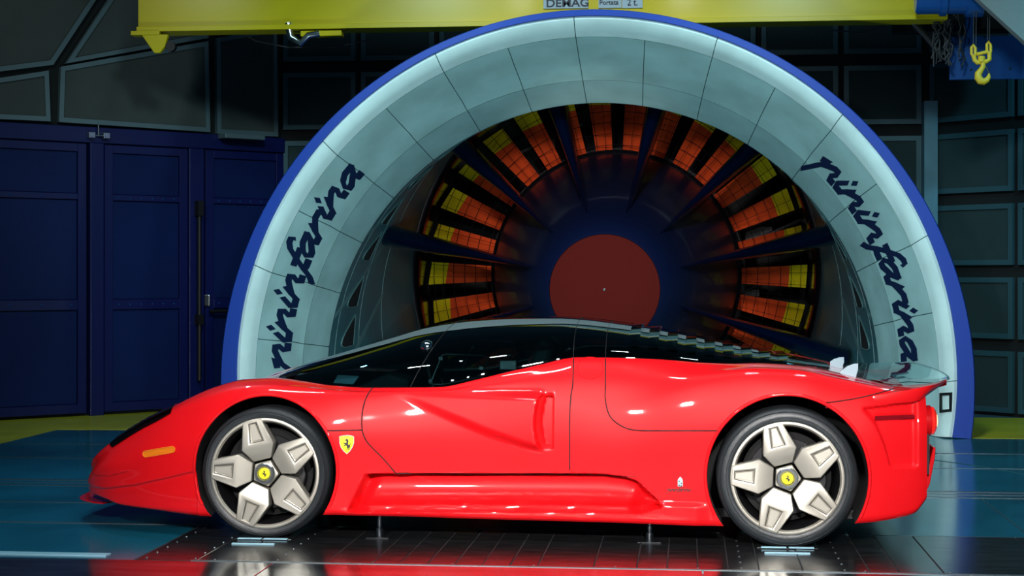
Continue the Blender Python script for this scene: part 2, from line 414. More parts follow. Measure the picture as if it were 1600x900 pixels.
# door post, header, lock bar
hd = MB(); lbox(hd, sd[-170], sd[440], top-.15, top, 0, .07); tag(hd.build('trim_1', M['doorframe'], bevel=.005), 'blue header rail above the doors', kind='structure')
po = MB(); lbox(po, sd[132]+.02, sd[160]-.02, 0, top-.15, 0, .09); tag(po.build('trim_2', M['doorframe'], bevel=.01), 'blue post between the first two doors', kind='structure')
po = MB(); lbox(po, sd[290]+.01, sd[318]-.02, 0, top-.15, 0, .06); tag(po.build('trim_3', M['doorframe'], bevel=.01), 'blue post with the lock bar', kind='structure')
lb = MB(); sL = s_at(304)
lb.tube([lw(sL, .30, .10), lw(sL, 2.08, .10)], .022, 8)
lbox(lb, sL-.03, sL+.03, 1.95, 2.10, .06, .14); lbox(lb, sL-.03, sL+.03, .86, .96, .06, .14)
tag(lb.build('lock_bar', M['black'], smooth=40), 'black vertical lock bar on the blue door post', 'lock bar')
rb = empty('door_roller', lw(s_at(147), 2.70, .07)); tag(rb, 'small steel door bolt bracket above the blue door post', 'bracket')
for ddx in (-.075, .075):
    c = rb.location + Vector((.716,.698,0))*ddx
    m_ = MB(); m_.prism([c+UP*.03-Vector((.716,.698,0))*.035, c-UP*.03-Vector((.716,.698,0))*.035, c-UP*.03+Vector((.716,.698,0))*.035, c+UP*.03+Vector((.716,.698,0))*.035], CN*.06)
    m_.build('block', M['alu'], rb, bevel=.006)
c = rb.location
MB().tube([c-Vector((.716,.698,0))*.07+CN*.03, c+Vector((.716,.698,0))*.07+CN*.03], .009).build('rod', M['alu'], rb)
MB().tube([c+CN*.03, c+CN*.03+UP*.10], .008).build('rod', M['alu'], rb)
fx = MB(); lbox(fx, s_at(336), s_at(398), 2.735, 2.785, .0, .22); fx = fx.build('door_lamp_box', M['pframe'], bevel=.008); tag(fx, 'long pale grey lamp box above the blue door', 'lamp')

# ================================================================== THE COLLECTOR (tunnel mouth)
col = empty('tunnel_mouth', (0, 5.9, 0)); tag(col, 'giant pale teal semicircular wind tunnel mouth with blue outer rim behind the car', 'wind tunnel')
PROF = [(3.20,5.80,.41),(3.055,5.80,.50),(3.03,5.79,.50),(2.985,5.82,.49),(2.955,5.88,.48),(2.93,5.95,.47),(2.87,6.13,.46),(2.80,6.35,.45),(2.75,6.55,.44),(2.70,6.75,.42),(2.66,6.93,.41),(2.625,7.08,.40),(2.60,7.20,.39),(2.585,7.30,.385)]
def cp(r, Y, cz, a, off=0.0, nrm=(0,0)):
    # a measured at the arc centre; clamp to the floor by sliding down vertically
    return Vector(((r+off)*math.cos(a), Y, cz+(r+off)*math.sin(a)))
def ring_panel(name, idx, a0, a1, m, parent, steps=8, thick=.03, gap=.0035, gapi=.004):
    """tile of the mouth between profile rows idx[0]..idx[-1], angles a0..a1"""
    vs = []; fs = []; rows_ = []
    rowsP = [PROF[i] for i in idx]
    for j, (r, Y, cz) in enumerate(rowsP):
        g = gap/r
        for k in range(steps+1):
            a = a0+g+(a1-a0-2*g)*k/steps
            if j == 0 and len(rowsP) > 1:
                q = rowsP[1]; t = gapi/math.hypot(q[0]-r, q[1]-Y); P = (r+(q[0]-r)*t, Y+(q[1]-Y)*t, cz)
            elif j == len(rowsP)-1:
                q = rowsP[-2]; t = gapi/math.hypot(q[0]-r, q[1]-Y); P = (r+(q[0]-r)*t, Y+(q[1]-Y)*t, cz)
            else: P = (r, Y, cz)
            p = cp(*P, a); p.z = max(p.z, .003); vs.append(p)
    n0 = len(vs); st = steps+1
    # inner copy pushed outwards (thickness)
    for j, (r, Y, cz) in enumerate(rowsP):
        for k in range(st):
            p = vs[j*st+k].copy(); a = math.atan2(p.z-cz, p.x); p += Vector((math.cos(a)*thick*.6, thick*.8, math.sin(a)*thick*.6)); p.z = max(p.z, .003); vs.append(p)
    R_ = len(rowsP)
    for j in range(R_-1):
        for k in range(steps):
            fs.append((j*st+k, j*st+k+1, (j+1)*st+k+1, (j+1)*st+k)); fs.append(tuple(n0+q for q in (j*st+k, (j+1)*st+k, (j+1)*st+k+1, j*st+k+1)))
    for k in range(steps):
        fs.append((k, n0+k, n0+k+1, k+1)); b = (R_-1)*st; fs.append((b+k, b+k+1, n0+b+k+1, n0+b+k))
    for j in range(R_-1):
        fs.append((j*st, (j+1)*st, n0+(j+1)*st, n0+j*st)); fs.append((j*st+steps, n0+j*st+steps, n0+(j+1)*st+steps, (j+1)*st+steps))
    return mesh_obj(name, vs, fs, m, parent, smooth=30)
joints = [math.radians(90+2.4-11.6*k) for k in range(-8, 9)]
a_lo = -math.asin(.42/2.6); a_hi = PI-a_lo
angs = sorted([a for a in joints if a_lo+.12 < a < a_hi-.12] + [a_lo, a_hi])
random.seed(11)
for i in range(len(angs)-1):
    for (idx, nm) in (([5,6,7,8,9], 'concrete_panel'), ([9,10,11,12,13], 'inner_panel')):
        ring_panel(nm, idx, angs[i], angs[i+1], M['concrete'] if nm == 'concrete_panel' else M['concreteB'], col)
la = [angs[0]] + [a for i, a in enumerate(angs[1:-1]) if i % 2 == 0] + [angs[-1]]
for i in range(len(la)-1):
    ring_panel('lip_segment', [1,2,3,4,5], la[i], la[i+1], M['lip'], col, steps=16, gapi=.001)
# backing behind the joints
bk = MB(); N = 96
for pi_ in range(len(PROF)-1):
    for k in range(N):
        q = []
        for (r, Y, cz), kk in ((PROF[pi_],k),(PROF[pi_],k+1),(PROF[pi_+1],k+1),(PROF[pi_+1],k)):
            a = -.2+(PI+.4)*kk/N; p = cp(r+.012, Y+.016, cz, a); p.z = max(p.z, .001); q.append(p)
        if pi_ > 0: bk.add(q, [(0,1,2,3)])
bk.build('joint_backing', M['joint'], col, smooth=40)
# blue outer rim: front band and outer sleeve
rm = MB(); out = []; inn = []; back = []; N = 128
for k in range(N+1):
    a = -.16+(PI+.32)*k/N
    for (r, Y, cz) in ((3.055,5.80,.50),(3.06,5.775,.497),(3.19,5.775,.412),(3.20,5.79,.41),(3.20,7.4,.41)):
        p = cp(r, Y, cz, a); p.z = max(p.z, .001); out.append(p)
fs = []
for k in range(N):
    for j in range(4): fs.append((k*5+j, k*5+j+1, (k+1)*5+j+1, (k+1)*5+j))
mesh_obj('blue_rim', out, fs, M['bluerim'], col, smooth=40)
# small hatch right foot
def mouth_point(px, py):
    lo = None
    for Y in np.linspace(5.8, 7.3, 300):
        p = W(px, py, Y); 
        rs = [q for q in PROF]
        # interpolate profile at this Y
        for i in range(2, len(PROF)-1):
            (r0,y0,c0),(r1,y1,c1) = PROF[i], PROF[i+1]
            if y0 <= Y <= y1+1e-9:
                t = (Y-y0)/(y1-y0); r = r0+(r1-r0)*t; c = c0+(c1-c0)*t
                if math.hypot(p.x, p.z-c) >= r: return p
                break
    return p
pa = mouth_point(1471, 614); pb = mouth_point(1489, 613); pc = mouth_point(1489, 643); pd = mouth_point(1471, 645)
MB().frame([pa,pb,pc,pd], [pa.lerp(pc,.14),pb.lerp(pd,.14),pc.lerp(pa,.14),pd.lerp(pb,.14)], (-.02,-.012,0)).build('hatch_frame', M['black'], col)
MB().prism([pa.lerp(pc,.14),pb.lerp(pd,.14),pc.lerp(pa,.14),pd.lerp(pb,.14)], (-.006,-.004,0)).build('hatch', M['concreteB'], col)

# lettering
GL = {'i': ([[(0,1),(0,.22),(.12,.02),(.5,.02)], [(.0,1.42),(.0,1.62)]], .52),
 'n': ([[(0,0),(0,1)], [(0,.45),(.35,.98),(.62,.98),(.72,.8),(.72,.2),(.84,.02),(1.15,.02)]], 1.17),
 'p': ([[(-.3,.75),(0,1.0),(0,-1.0)], [(0,.45),(.35,.98),(.62,.98),(.72,.8),(.72,.2),(.84,.02),(1.15,.02)]], 1.17),
 'f': ([[(.75,1.75),(.62,1.98),(.42,1.98),(.28,1.7),(.28,-.45),(.15,-.75)], [(-.05,.98),(.75,.98)], [(.28,.1),(.5,.02),(.8,.02)]], .82),
 'a': ([[(.75,.98),(.25,.98),(.02,.72),(.02,.25),(.2,.02),(.42,.02),(.74,.5)], [(.74,1),(.74,.2),(.86,.02),(1.18,.02)]], 1.2),
 'r': ([[(0,0),(0,1)], [(0,.45),(.35,.98),(.7,.98)], [(.7,.98),(.78,.8)]], .9),}
def script(text, place, parent, m, name, sx, sy, wd, slant=.55, th=.004):
    mb = MB(); x = 0
    for ch in text:
        strokes, adv = GL[ch]
        for st in strokes:
            P = [Vector((sx*(x+p[0]) + slant*sy*p[1], sy*p[1])) for p in st]
            # subdivide
            Q = []
            for i in range(len(P)-1):
                n = max(1, int((P[i+1]-P[i]).length/(sx*.25)))
                Q += [P[i].lerp(P[i+1], k/n) for k in range(n)]
            Q.append(P[-1]); nn = len(Q); L = []; R = []
            for i in range(nn):
                d = (Q[min(i+1,nn-1)]-Q[max(i-1,0)]).normalized(); nrm = Vector((-d.y, d.x))*wd*.5
                e = Vector((0,0)) if 0 < i < nn-1 else d*wd*.3*(1 if i else -1)
                L.append(Q[i]+nrm+e); R.append(Q[i]-nrm+e)
            vs = [place(p, th) for p in L]+[place(p, th) for p in R]; vs += [place(p, 0) for p in L]+[place(p, 0) for p in R]
            fs = []
            for i in range(nn-1):
                fs += [(i,i+1,nn+i+1,nn+i),(2*nn+i,3*nn+i,3*nn+i+1,2*nn+i+1),(i,2*nn+i,2*nn+i+1,i+1),(nn+i,nn+i+1,3*nn+i+1,3*nn+i)]
            fs += [(0,nn,3*nn,2*nn),(nn-1,3*nn-1,4*nn-1,2*nn-1)]
            mb.add(vs, fs)
        x += adv
    return mb.build(name, m, parent), x
def prof_at(r):
    for i in range(2, len(PROF)-1):
        (r0,y0,c0),(r1,y1,c1) = PROF[i], PROF[i+1]
        if r1 <= r <= r0:
            t = (r0-r)/(r0-r1); return y0+(y1-y0)*t, c0+(c1-c0)*t
    return PROF[-1][1], PROF[-1][2]
def mk_place(a_start, rb_, sgn=-1):
    def place(p, th):
        r = rb_+p.y; a = a_start - p.x/rb_; Y, cz = prof_at(r)
        return Vector(((r-.6*th)*math.cos(a), Y-th*.8-.001, cz+(r-.6*th)*math.sin(a)))
    return place
script('pininfarina', mk_place(math.radians(178.5), 2.775), col, M['script'], 'lettering', .186, .064, .033, 1.3)
script('pininfarina', mk_place(math.radians(44.0), 2.73), col, M['script'], 'lettering', .186, .064, .033, 1.3)

# duct behind the mouth
FZ = 1.36; FY = 11.2; FR = 2.33
dm = MB(); N = 96; rowsN = 16
def ductpt(t, a):
    # t 0..1 throat to fan
    p0 = Vector((2.585*math.cos(a), 7.3, .385+2.585*math.sin(a))); p0.z = max(p0.z, -.02)
    s = t*t*(3-2*t)*.35+t*.65
    p1 = Vector((FR*math.cos(a), 10.75, FZ+FR*math.sin(a)))
    p = p0.lerp(p1, s); p.y = 7.3+3.45*t; return p
for i in range(rowsN+1):
    for k in range(N): dm.v.append(ductpt(i/rowsN, 2*PI*k/N))
for i in range(rowsN):
    for k in range(N): dm.f.append((i*N+k, i*N+(k+1)%N, (i+1)*N+(k+1)%N, (i+1)*N+k))
duct = dm.build('duct', M['duct'], col, smooth=40)
# reflections in the glossy duct wall, modelled as pale strips and dark half-moons
def ductstrip(mb, pts, wd, th=.008):
    """pts = list of (t, a) ; ribbon lying on the duct wall"""
    P = [ductpt(*q) for q in pts]; n = len(P); L=[];R=[];Lb=[];Rb=[]
    for i in range(n):
        d = (P[min(i+1,n-1)]-P[max(i-1,0)]).normalized(); inw = (Vector((0,P[i].y,.9))-P[i]); inw.y = 0; inw.normalize()
        s = d.cross(inw).normalized()*wd*.5
        L.append(P[i]+s+inw*th); R.append(P[i]-s+inw*th); Lb.append(P[i]+s-inw*th); Rb.append(P[i]-s-inw*th)
    vs = L+R+Lb+Rb; fs = []
    for i in range(n-1): fs += [(i,i+1,n+i+1,n+i),(i,2*n+i,2*n+i+1,i+1),(n+i,n+i+1,3*n+i+1,3*n+i)]
    mb.add(vs, fs)
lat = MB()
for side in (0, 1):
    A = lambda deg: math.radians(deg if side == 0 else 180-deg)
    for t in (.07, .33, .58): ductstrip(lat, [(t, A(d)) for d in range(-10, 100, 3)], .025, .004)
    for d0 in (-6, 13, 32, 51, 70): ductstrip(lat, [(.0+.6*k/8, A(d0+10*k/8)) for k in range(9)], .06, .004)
lat.build('duct_reflection_strips', M['ductline'], col)
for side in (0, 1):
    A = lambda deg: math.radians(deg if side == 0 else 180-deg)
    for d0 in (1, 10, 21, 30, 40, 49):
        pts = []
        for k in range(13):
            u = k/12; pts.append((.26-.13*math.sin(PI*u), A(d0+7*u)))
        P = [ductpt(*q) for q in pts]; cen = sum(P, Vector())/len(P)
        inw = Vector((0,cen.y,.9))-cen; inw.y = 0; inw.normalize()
        hm = MB().prism([p+inw*.001 for p in P], inw*.010).build('half_moon_reflection', M['dark'], col)
        MB().tube([p+inw*.008 for p in P], .008, 6, closed=True).build('reflection_edge', M['ductline'], hm)
# steel casing ring in front of the blades
MB().lathe([(2.33,10.70),(2.27,10.74),(2.25,10.9),(2.245,11.45),(2.33,11.5)], (0,0,FZ), 'Y', 96).build('casing_ring', M['ductring'], col, smooth=50)
# hub, nose, struts
hubm = MB(); N = 72
for (r, Y, z) in [(.56,8.46,1.21),(.60,8.50,1.21),(.80,8.9,1.235),(1.02,9.5,1.27),(1.22,10.1,1.30),(1.34,10.5,1.33),(1.40,10.9,1.355),(1.41,11.05,1.36)]:
    for k in range(N): hubm.v.append(Vector((r*math.cos(2*PI*k/N), Y, z+r*math.sin(2*PI*k/N))))
for i in range(7):
    for k in range(N): hubm.f.append((i*N+k, i*N+(k+1)%N, (i+1)*N+(k+1)%N, (i+1)*N+k))
hub = hubm.build('hub_fairing', M['hub'], col, smooth=50)
MB().lathe([(.0001,8.40),(.08,8.405),(.3,8.425),(.5,8.445),(.555,8.462),(.558,8.48)], (0,0,1.21), 'Y', 72).build('nose_disc', M['nose'], hub, smooth=50)
MB().lathe([(.0001,8.385),(.012,8.39),(.014,8.405)], (0,0,1.21), 'Y', 12).build('nose_bolt', M['alu'], hub)
MB().lathe([(1.41,11.05),(1.45,11.02),(1.455,11.1),(1.42,11.4)], (0,0,FZ), 'Y', 96).build('hub_collar', M['ductring'], col, smooth=50)
for k in range(12):
    a = math.radians(15+30*k)
    rad = Vector((math.cos(a), 0, math.sin(a))); tan = Vector((-math.sin(a), 0, math.cos(a)))
    c0 = Vector((0,0,1.24)); r0 = .78; 
    # section loft: (radius, leading edge Y, trailing edge Y, half thickness, axis z)
    secs = [(.72, 8.86, 10.2, .010, 1.235), (1.1, 8.80, 10.3, .035, 1.22), (1.5, 8.72, 10.4, .06, 1.20), (1.9, 8.64, 10.5, .09, 1.18), (2.5, 8.50, 10.6, .125, 1.15)]
    sv = []; sf = []
    for (r, ya, yb_, th, zc) in secs:
        for u, tt in ((0,0),(.03,.55),(.08,.85),(.2,1),(.6,.8),(1,.1),(.6,-.8),(.2,-1),(.08,-.85),(.03,-.55)):
            sv.append(Vector((0,0,zc))+rad*r+tan*th*tt+Vector((0, ya+(yb_-ya)*u, 0)))
    # pull the outer end in so that it ends at the duct wall
    for i in range(len(secs)-1):
        for j in range(10): sf.append((i*10+j, i*10+(j+1)%10, (i+1)*10+(j+1)%10, (i+1)*10+j))
    sf += [tuple(range(10)), tuple(40+j for j in range(10))[::-1]]
    mesh_obj('strut', sv, sf, M['strut'], col, smooth=50)
# fan
fan = empty('fan_rotor', (0, FY, FZ)); tag(fan, 'large axial fan with orange blades and yellow tips inside the tunnel mouth', 'fan')
def blade_mesh(r0, r1, name, m):
    vs = []; fs = []; nr = 4; nc = 5
    for s in (0, 1):
        for i in range(nr+1):
            r = r0+(r1-r0)*i/nr; half = math.radians(3.5); tw = math.radians(38-10*(r-1.5)/.74)
            for j in range(nc+1):
                u = -1+2*j/nc; al = half*u
                vs.append((r*math.sin(al), .13*u + .02*(1-u*u)+ (.012 if s else 0), r*math.cos(al)))
    n1 = (nr+1)*(nc+1)
    for s in (0, 1):
        for i in range(nr):
            for j in range(nc):
                q = (i*(nc+1)+j, i*(nc+1)+j+1, (i+1)*(nc+1)+j+1, (i+1)*(nc+1)+j); q = tuple(v+s*n1 for v in q)
                fs.append(q if s else q[::-1])
    border = [j for j in range(nc+1)]+[i*(nc+1)+nc for i in range(1, nr+1)]+[nr*(nc+1)+j for j in range(nc-1, -1, -1)]+[i*(nc+1) for i in range(nr-1, 0, -1)]
    for i in range(len(border)):
        a, b = border[i], border[(i+1)%len(border)]; fs.append((a, b, b+n1, a+n1))
    me = bpy.data.meshes.new(name); me.from_pydata(vs, [], fs); me.materials.append(m)
    for p in me.polygons: p.use_smooth = False
    return me
bmA = blade_mesh(1.40, 2.00, 'blade', M['blade']); bmB = blade_mesh(2.00, 2.20, 'blade_tip', M['bladeY'])
for k in range(30):
    b = bpy.data.objects.new('blade', bmA); b.rotation_euler = (0, 2*PI*k/30+math.radians(6.5), 0); put(b, fan, local=True)
    t_ = bpy.data.objects.new('blade_tip', bmB); put(t_, b, local=True)
MB().lathe([(.5,11.35),(1.5,11.35),(1.5,11.45),(.5,11.45)], (0,0,FZ), 'Y', 64, closed=True).build('rotor_disc', M['dark'], fan)
gd = MB()
for r in (1.50, 1.63, 1.76, 1.89, 2.01, 2.12):
    gd.tube([(r*math.cos(2*PI*k/96), 10.98, FZ+r*math.sin(2*PI*k/96)) for k in range(96)], .0045, 4, closed=True)
for k in range(96):
    a = 2*PI*k/96+.01
    gd.tube([(1.42*math.cos(a), 10.98, FZ+1.42*math.sin(a)), (2.25*math.cos(a), 10.98, FZ+2.25*math.sin(a))], .0035, 4)
tag(gd.build('guard_mesh', M['wire'], col), 'dark wire guard in front of the fan blades', kind='stuff')
# dark machinery room behind the fan
MB().lathe([(.001,13.2),(2.9,13.2),(2.9,10.8),(2.34,10.8)], (0,0,FZ), 'Y', 48).build('rear_casing', M['dark'], col)
mh = MB()
for (px, py) in ((1185,370),(848,222),(1165,450)):
    p = W(px, py, 12.2); MB().box((p.x-.16, 12.1, p.z-.1), (p.x+.16, 12.3, p.z+.12)).build('rear_bracket', M['cable'], col); MB().tube([(p.x-.5,12.0,p.z-.25),(p.x+.5,12.0,p.z+.2)], .02).build('rear_strut', M['cable'], col)

# ================================================================== CRANE
cr = empty('overhead_crane', (0, 6.7, 3.64)); tag(cr, 'yellow overhead crane beam running above the tunnel mouth', 'crane')
def bz(px, py, Y=6.62): return W(px, py, Y)
L_ = bz(215, 20).x; Rr = bz(1480, 20).x; zb_ = 3.60; Yb = 6.62
bm_ = MB(); bm_.box((L_, Yb+.02, zb_+.05), (Rr, Yb+.06, zb_+.62))
bm_.build('beam_web', M['yellow'], cr)
MB().box((L_, Yb-.035, zb_), (Rr, Yb+.27, zb_+.045)).build('bottom_flange', M['yellow'], cr, bevel=.003)
MB().box((L_, Yb-.035, zb_+.62), (Rr, Yb+.27, zb_+.66)).build('top_flange', M['yellow'], cr, bevel=.003)
MB().box((L_-.05, Yb-.05, zb_-.035), (L_+.22, Yb+.1, zb_+.005)).build('end_stop', M['yellow'], cr, bevel=.004)
MB().prism([(L_+.05, Yb-.04, zb_-.03),(L_+.30, Yb-.04, zb_-.03),(L_+.27, Yb-.04, zb_-.14),(L_+.22, Yb-.04, zb_-.20),(L_+.17, Yb-.04, zb_-.20)], (0,.05,0)).build('end_bracket', M['yellow'], cr, bevel=.004)
MB().lathe([(.0001,-.03),(.045,-.03),(.045,.03),(.0001,.03)], (L_+.32, Yb, zb_-.14), 'Y', 20).build('buffer', M['black'], cr)
pp = bz(470, 52); MB().box((pp.x, Yb-.02, pp.z-.03), (pp.x+.38, Yb+.1, pp.z+.02)).build('trolley_stop', M['yellow'], cr, bevel=.006)
MB().tube([bz(450,36), bz(455,58), bz(470,68), bz(482,55), bz(500,52)], .035, 10).build('hose_loop', M['alu'], cr, smooth=50)
# signs: plates with lettering
def text_mesh(body, size, m, name, parent, loc, rot=(PI/2,0,0), bold=0.0, sx=1.0, shear=0):
    c = bpy.data.curves.new(name, 'FONT'); c.body = body; c.size = size; c.extrude = .002; c.offset = bold; c.shear = shear
    o = bpy.data.objects.new(name, c); o.location = loc; o.rotation_euler = rot; o.scale = (sx,1,1); c.materials.append(m)
    C.objects.link(o); dg = bpy.context.evaluated_depsgraph_get(); me = bpy.data.meshes.new_from_object(o.evaluated_get(dg))
    me.transform(Matrix.LocRotScale(Vector(loc), o.rotation_euler, Vector((sx,1,1))))
    bpy.data.objects.remove(o); me.materials.clear(); me.materials.append(m)
    n = bpy.data.objects.new(name, me); return put(n, parent)
def plate(px0, px1, py0, py1, words, th):
    a = bz(px0, py1, Yb-.0); b = bz(px1, py0, Yb)
    s = MB().box((a.x, Yb+.005, a.z), (b.x, Yb+.02, b.z)).build('sign_plate', M['sign'], cr)
    return a, b, s
a, b, s = plate(849, 919, -6, 13.5, '', 0); text_mesh('DEMAG', .098, M['ink'], 'sign_text', s, (a.x+.022, Yb+.002, a.z+.015), bold=.0018, sx=1.16)
a, b, s = plate(935, 971, -4, 12.5, '', 0); text_mesh('Portata', .058, M['ink'], 'sign_text', s, (a.x+.008, Yb+.002, a.z+.03), sx=1.0, bold=.0008)
a, b, s = plate(972, 1004, -4, 12.5, '', 0); text_mesh('2 t.', .085, M['ink'], 'sign_text', s, (a.x+.045, Yb+.002, a.z+.022), sx=.85, bold=.001)
# motor on the right end
m1 = W(1430, 8, 6.35); m2 = W(1535, 8, 6.35)
MB().lathe([(.0001,0),(.10,.0),(.12,.02),(.12,.20),(.14,.21),(.14,.26),(.12,.27),(.12,.42),(.15,.43),(.15,m2.x-m1.x),(.0001,m2.x-m1.x)], (m1.x, 6.35, m1.z+.04), 'X', 32).build('hoist_motor', M['blue'], cr, smooth=40)
p0 = W(1484,57,6.9); p1 = W(1612,123,6.9)
MB().box((p0.x, 6.9, p1.z), (p1.x, 6.95, p0.z)).build('blue_plate', M['blue'], cr, bevel=.005)
p2 = W(1508,5,6.88); MB().box((p2.x, 6.84, p0.z-.02), (p2.x+.07, 6.9, p2.z+.3)).build('hanger', M['blue'], cr)
pv = MB()
for (px, py) in ((1517,58),(1538,58),(1517,109),(1578,107)):
    q = W(px, py, 6.9); pv.lathe([(.0001,-.01),(.009,-.008),(.011,0)], (q.x, 6.9, q.z), 'Y', 8)
pv.build('plate_bolt', M['black'], cr)
MB().box((W(1400,10,6.9).x, 7.0, 3.55), (W(1620,10,6.9).x, 7.2, 4.3)).build('hoist_carriage', M['dark'], cr)
cb = MB(); random.seed(5)
for k in range(16):
    x0 = 1462+random.random()*42; pts = []
    for j in range(8):
        pts.append(W(x0+random.uniform(-7,7)+ (j-3.5)*random.uniform(-1,1), 20+j*(10+random.random()*2), 6.75+random.uniform(-.06,.06)))
    cb.tube(pts, .007, 6)
tag(cb.build('hoist_cable', M['cable'], smooth=50), 'tangle of thin dark cables hanging beside the crane motor', 'cables', kind='stuff')
tag(MB().tube([W(1418,25,6.9), W(1428,38,6.9), W(1445,55,6.9), W(1460,72,6.9), W(1474,85,6.9)], [.012,.02,.026,.026,.02], 10).build('power_cable', M['cable'], smooth=50), 'thick grey cable drooping under the right end of the crane', 'cable')
tag(MB().tube([W(1300,47,7.0), W(1350,52,7.0), W(1385,40,7.0), W(1415,26,7.0)], .007, 6).build('power_cable', M['cable'], smooth=50), 'thin grey cable looping under the beam right of the arch', 'cable')
tag(MB().tube([W(345,52,6.9), W(375,50,6.9), W(400,64,6.9), W(450,74,6.9), W(520,74,6.9), W(580,62,6.9)], .007, 6).build('power_cable', M['cable'], smooth=50), 'thin grey cable sagging under the left end of the crane', 'cable')
# hook block
HY = 6.2; S = HY+8.409; hk = empty('lifting_hook', W(1533, 100, HY)); tag(hk, 'yellow crane hook hanging on wire ropes at top right', 'hook')
def h(px, py, dy=0): return W(px, py, HY+dy)
for (x0, x1) in ((1517,1524),(1541,1548)):
    y0 = 72 if x0 < 1530 else 67
    MB().tube([h(x0+1,y0+12), h(x0+1,y0+2), h((x0+x1)/2,y0-2), h(x1,y0+3), h(x1,y0+14), h(x0+3,y0+16)], .013, 8, closed=True).build('sheave_frame', M['hookyellow'], hk, smooth=50)
MB().tube([h(1521,86), h(1523,94), h(1527,98), h(1533,97), h(1541,96), h(1546,93), h(1546,82)], .020, 8).build('yoke', M['hookyellow'], hk, smooth=50)
MB().tube([h(1526,85), h(1542,81)], .016, 10).build('cross_pin', M['hookyellow'], hk, smooth=50)
MB().tube([h(1533.5,88), h(1533.5,97)], .030, 14).build('swivel', M['hookyellow'], hk, smooth=50)
MB().tube([h(1536,97), h(1536,104), h(1533,109), h(1528.5,115), h(1528.5,121), h(1532,126.5), h(1537,127.5), h(1542,125), h(1545,120), h(1545.5,115)], [.022,.022,.024,.030,.034,.034,.030,.026,.018,.008], 12).build('hook_body', M['hookyellow'], hk, smooth=50)
MB().tube([h(1540,103), h(1543,109), h(1546,115)], .007, 6).build('safety_latch', M['alu'], hk)
for px in (1521, 1525, 1543, 1546): MB().tube([h(px, 70), h(px+1, -20, .1)], .004, 5).build('wire_rope', M['cable'], hk)
# corrugated ceiling baffle, top right corner
bp = [W(1530,0,6.0), W(1600,64,6.0), W(1680,140,6.0), W(1700,-80,6.0), W(1470,-60,6.0)]
bf = MB().prism(bp, (0,.12,0)).build('ceiling_baffle', M['baffle']); tag(bf, 'grey ribbed baffle cutting across the top right corner', 'panel')
rbm = MB()
for k in range(60):
    t = k/59
    a = W(1532+t*150, 1+t*138, 6.0); b_ = W(1562+t*150, -55+t*138, 6.0); 
    d = (b_-a).normalized(); n = Vector((d.z,0,-d.x))*.0035
    rbm.prism([a-n, b_-n, b_+n, a+n], (0,-.006,0))
tag(rbm.build('rib', M['baffle'], bf), kind='stuff')
# ================================================================== THE CAR
car = empty('sports_car', (0, .98, 0)); tag(car, 'low glossy red sports car with dark glass canopy parked side-on', 'car')
CY = .98
def tab(rows, f):
    return spl([f(r) for r in rows])
crown = [(139,742,.66),(142,725,.60),(156,706,.50),(180,687,.40),(210,667,.33),(240,650,.30),(270,636,.29),(300,620,.28),(340,603,.28),(385,592,.28),(430,590,.28),(475,595,.28),(520,602,.25),(575,606,.21),(640,606.5,.18),(690,606,.17),(708,603.5,.17),(730,598,.18),(750,593,.18),(800,580.5,.20),(850,568.5,.23),(885,560,.25),(900,558,.25),(950,558,.25),(1032,561,.27),(1100,566.5,.28),(1144,568,.28),(1180,567,.30),(1250,571,.30),(1300,580,.30),(1350,592,.30),(1400,604,.30),(1460,610,.30)]
cw = [W(*r) for r in crown]
z5 = spl([(p.x, p.z) for p in cw]); y5 = spl([(p.x, p.y) for p in cw])
botl = [(138,775,.3),(150,785,.15),(175,794,.1),(240,801,.03),(310,806,.02),(515,803,.03),(800,811,.06),(1120,820,.02),(1350,815,.02),(1400,808,.05),(1428,800,.08),(1446,780,.1),(1462,760,.1)]
bw = [W(*r) for r in botl]; zb = spl([(p.x, p.z) for p in bw])
ys = spl([(-2.51,.72),(-2.48,.60),(-2.43,.46),(-2.35,.34),(-2.24,.24),(-2.1,.165),(-1.95,.10),(-1.8,.055),(-1.6,.015),(-1.3,0),(-1.0,.01),(-.8,.03),(-.5,.055),(0,.065),(.5,.05),(.9,.01),(1.3,-.02),(1.7,-.005),(1.9,.03),(2.0,.06),(2.06,.10)])
sh = [(139,750,.6),(156,715,.42),(210,684,.3),(300,640,.1),(400,612,.06),(480,614,.06),(575,620,.07),(690,618,.07),(850,615,.06),(900,621,.06),(950,632,.05),(1010,622,.05),(1060,606,.05),(1120,592,.05),(1180,584,.05),(1250,586,.06),(1300,598,.06),(1350,607,.07),(1400,615,.08),(1460,620,.1)]
sw = [W(*r) for r in sh]; z4 = spl([(p.x, p.z) for p in sw])
# shoulder inset and inner levels (world metres)
y4 = spl([(-2.4,.06),(-1.6,.07),(-1.2,.07),(-.8,.045),(0,.03),(.4,.03),(.7,.04),(1.3,.06),(2.1,.05)])
z6 = spl([(-2.5,-.0),(-2.2,.01),(-1.9,-.02),(-1.5,-.03),(-1.25,-.04),(-.9,-.10),(-.5,-.14),(.3,-.16),(.9,-.10),(1.3,-.04),(1.6,-.01),(2.1,-.01)])
z7 = spl([(-2.4,.01),(-2.2,.03),(-1.9,-.02),(-1.5,-.03),(-1.3,-.05),(-.9,-.12),(-.5,-.16),(.3,-.18),(.9,-.12),(1.3,-.05),(1.6,-.02),(2.1,-.03)])
X0 = W(138,745,.62).x+.004; X1 = W(1447,700,.10).x
NX = 560
X = np.concatenate([X0+(1-np.cos(np.linspace(0, PI/2, 20)))*.10, np.linspace(X0+.10+.012, X1, NX-20)])
def smooth1(f, sig=.02):
    off = np.linspace(-2*sig, 2*sig, 9); wt = np.exp(-(off/sig)**2/2); wt /= wt.sum()
    return sum(w_*f(X+o) for w_, o in zip(wt, off))
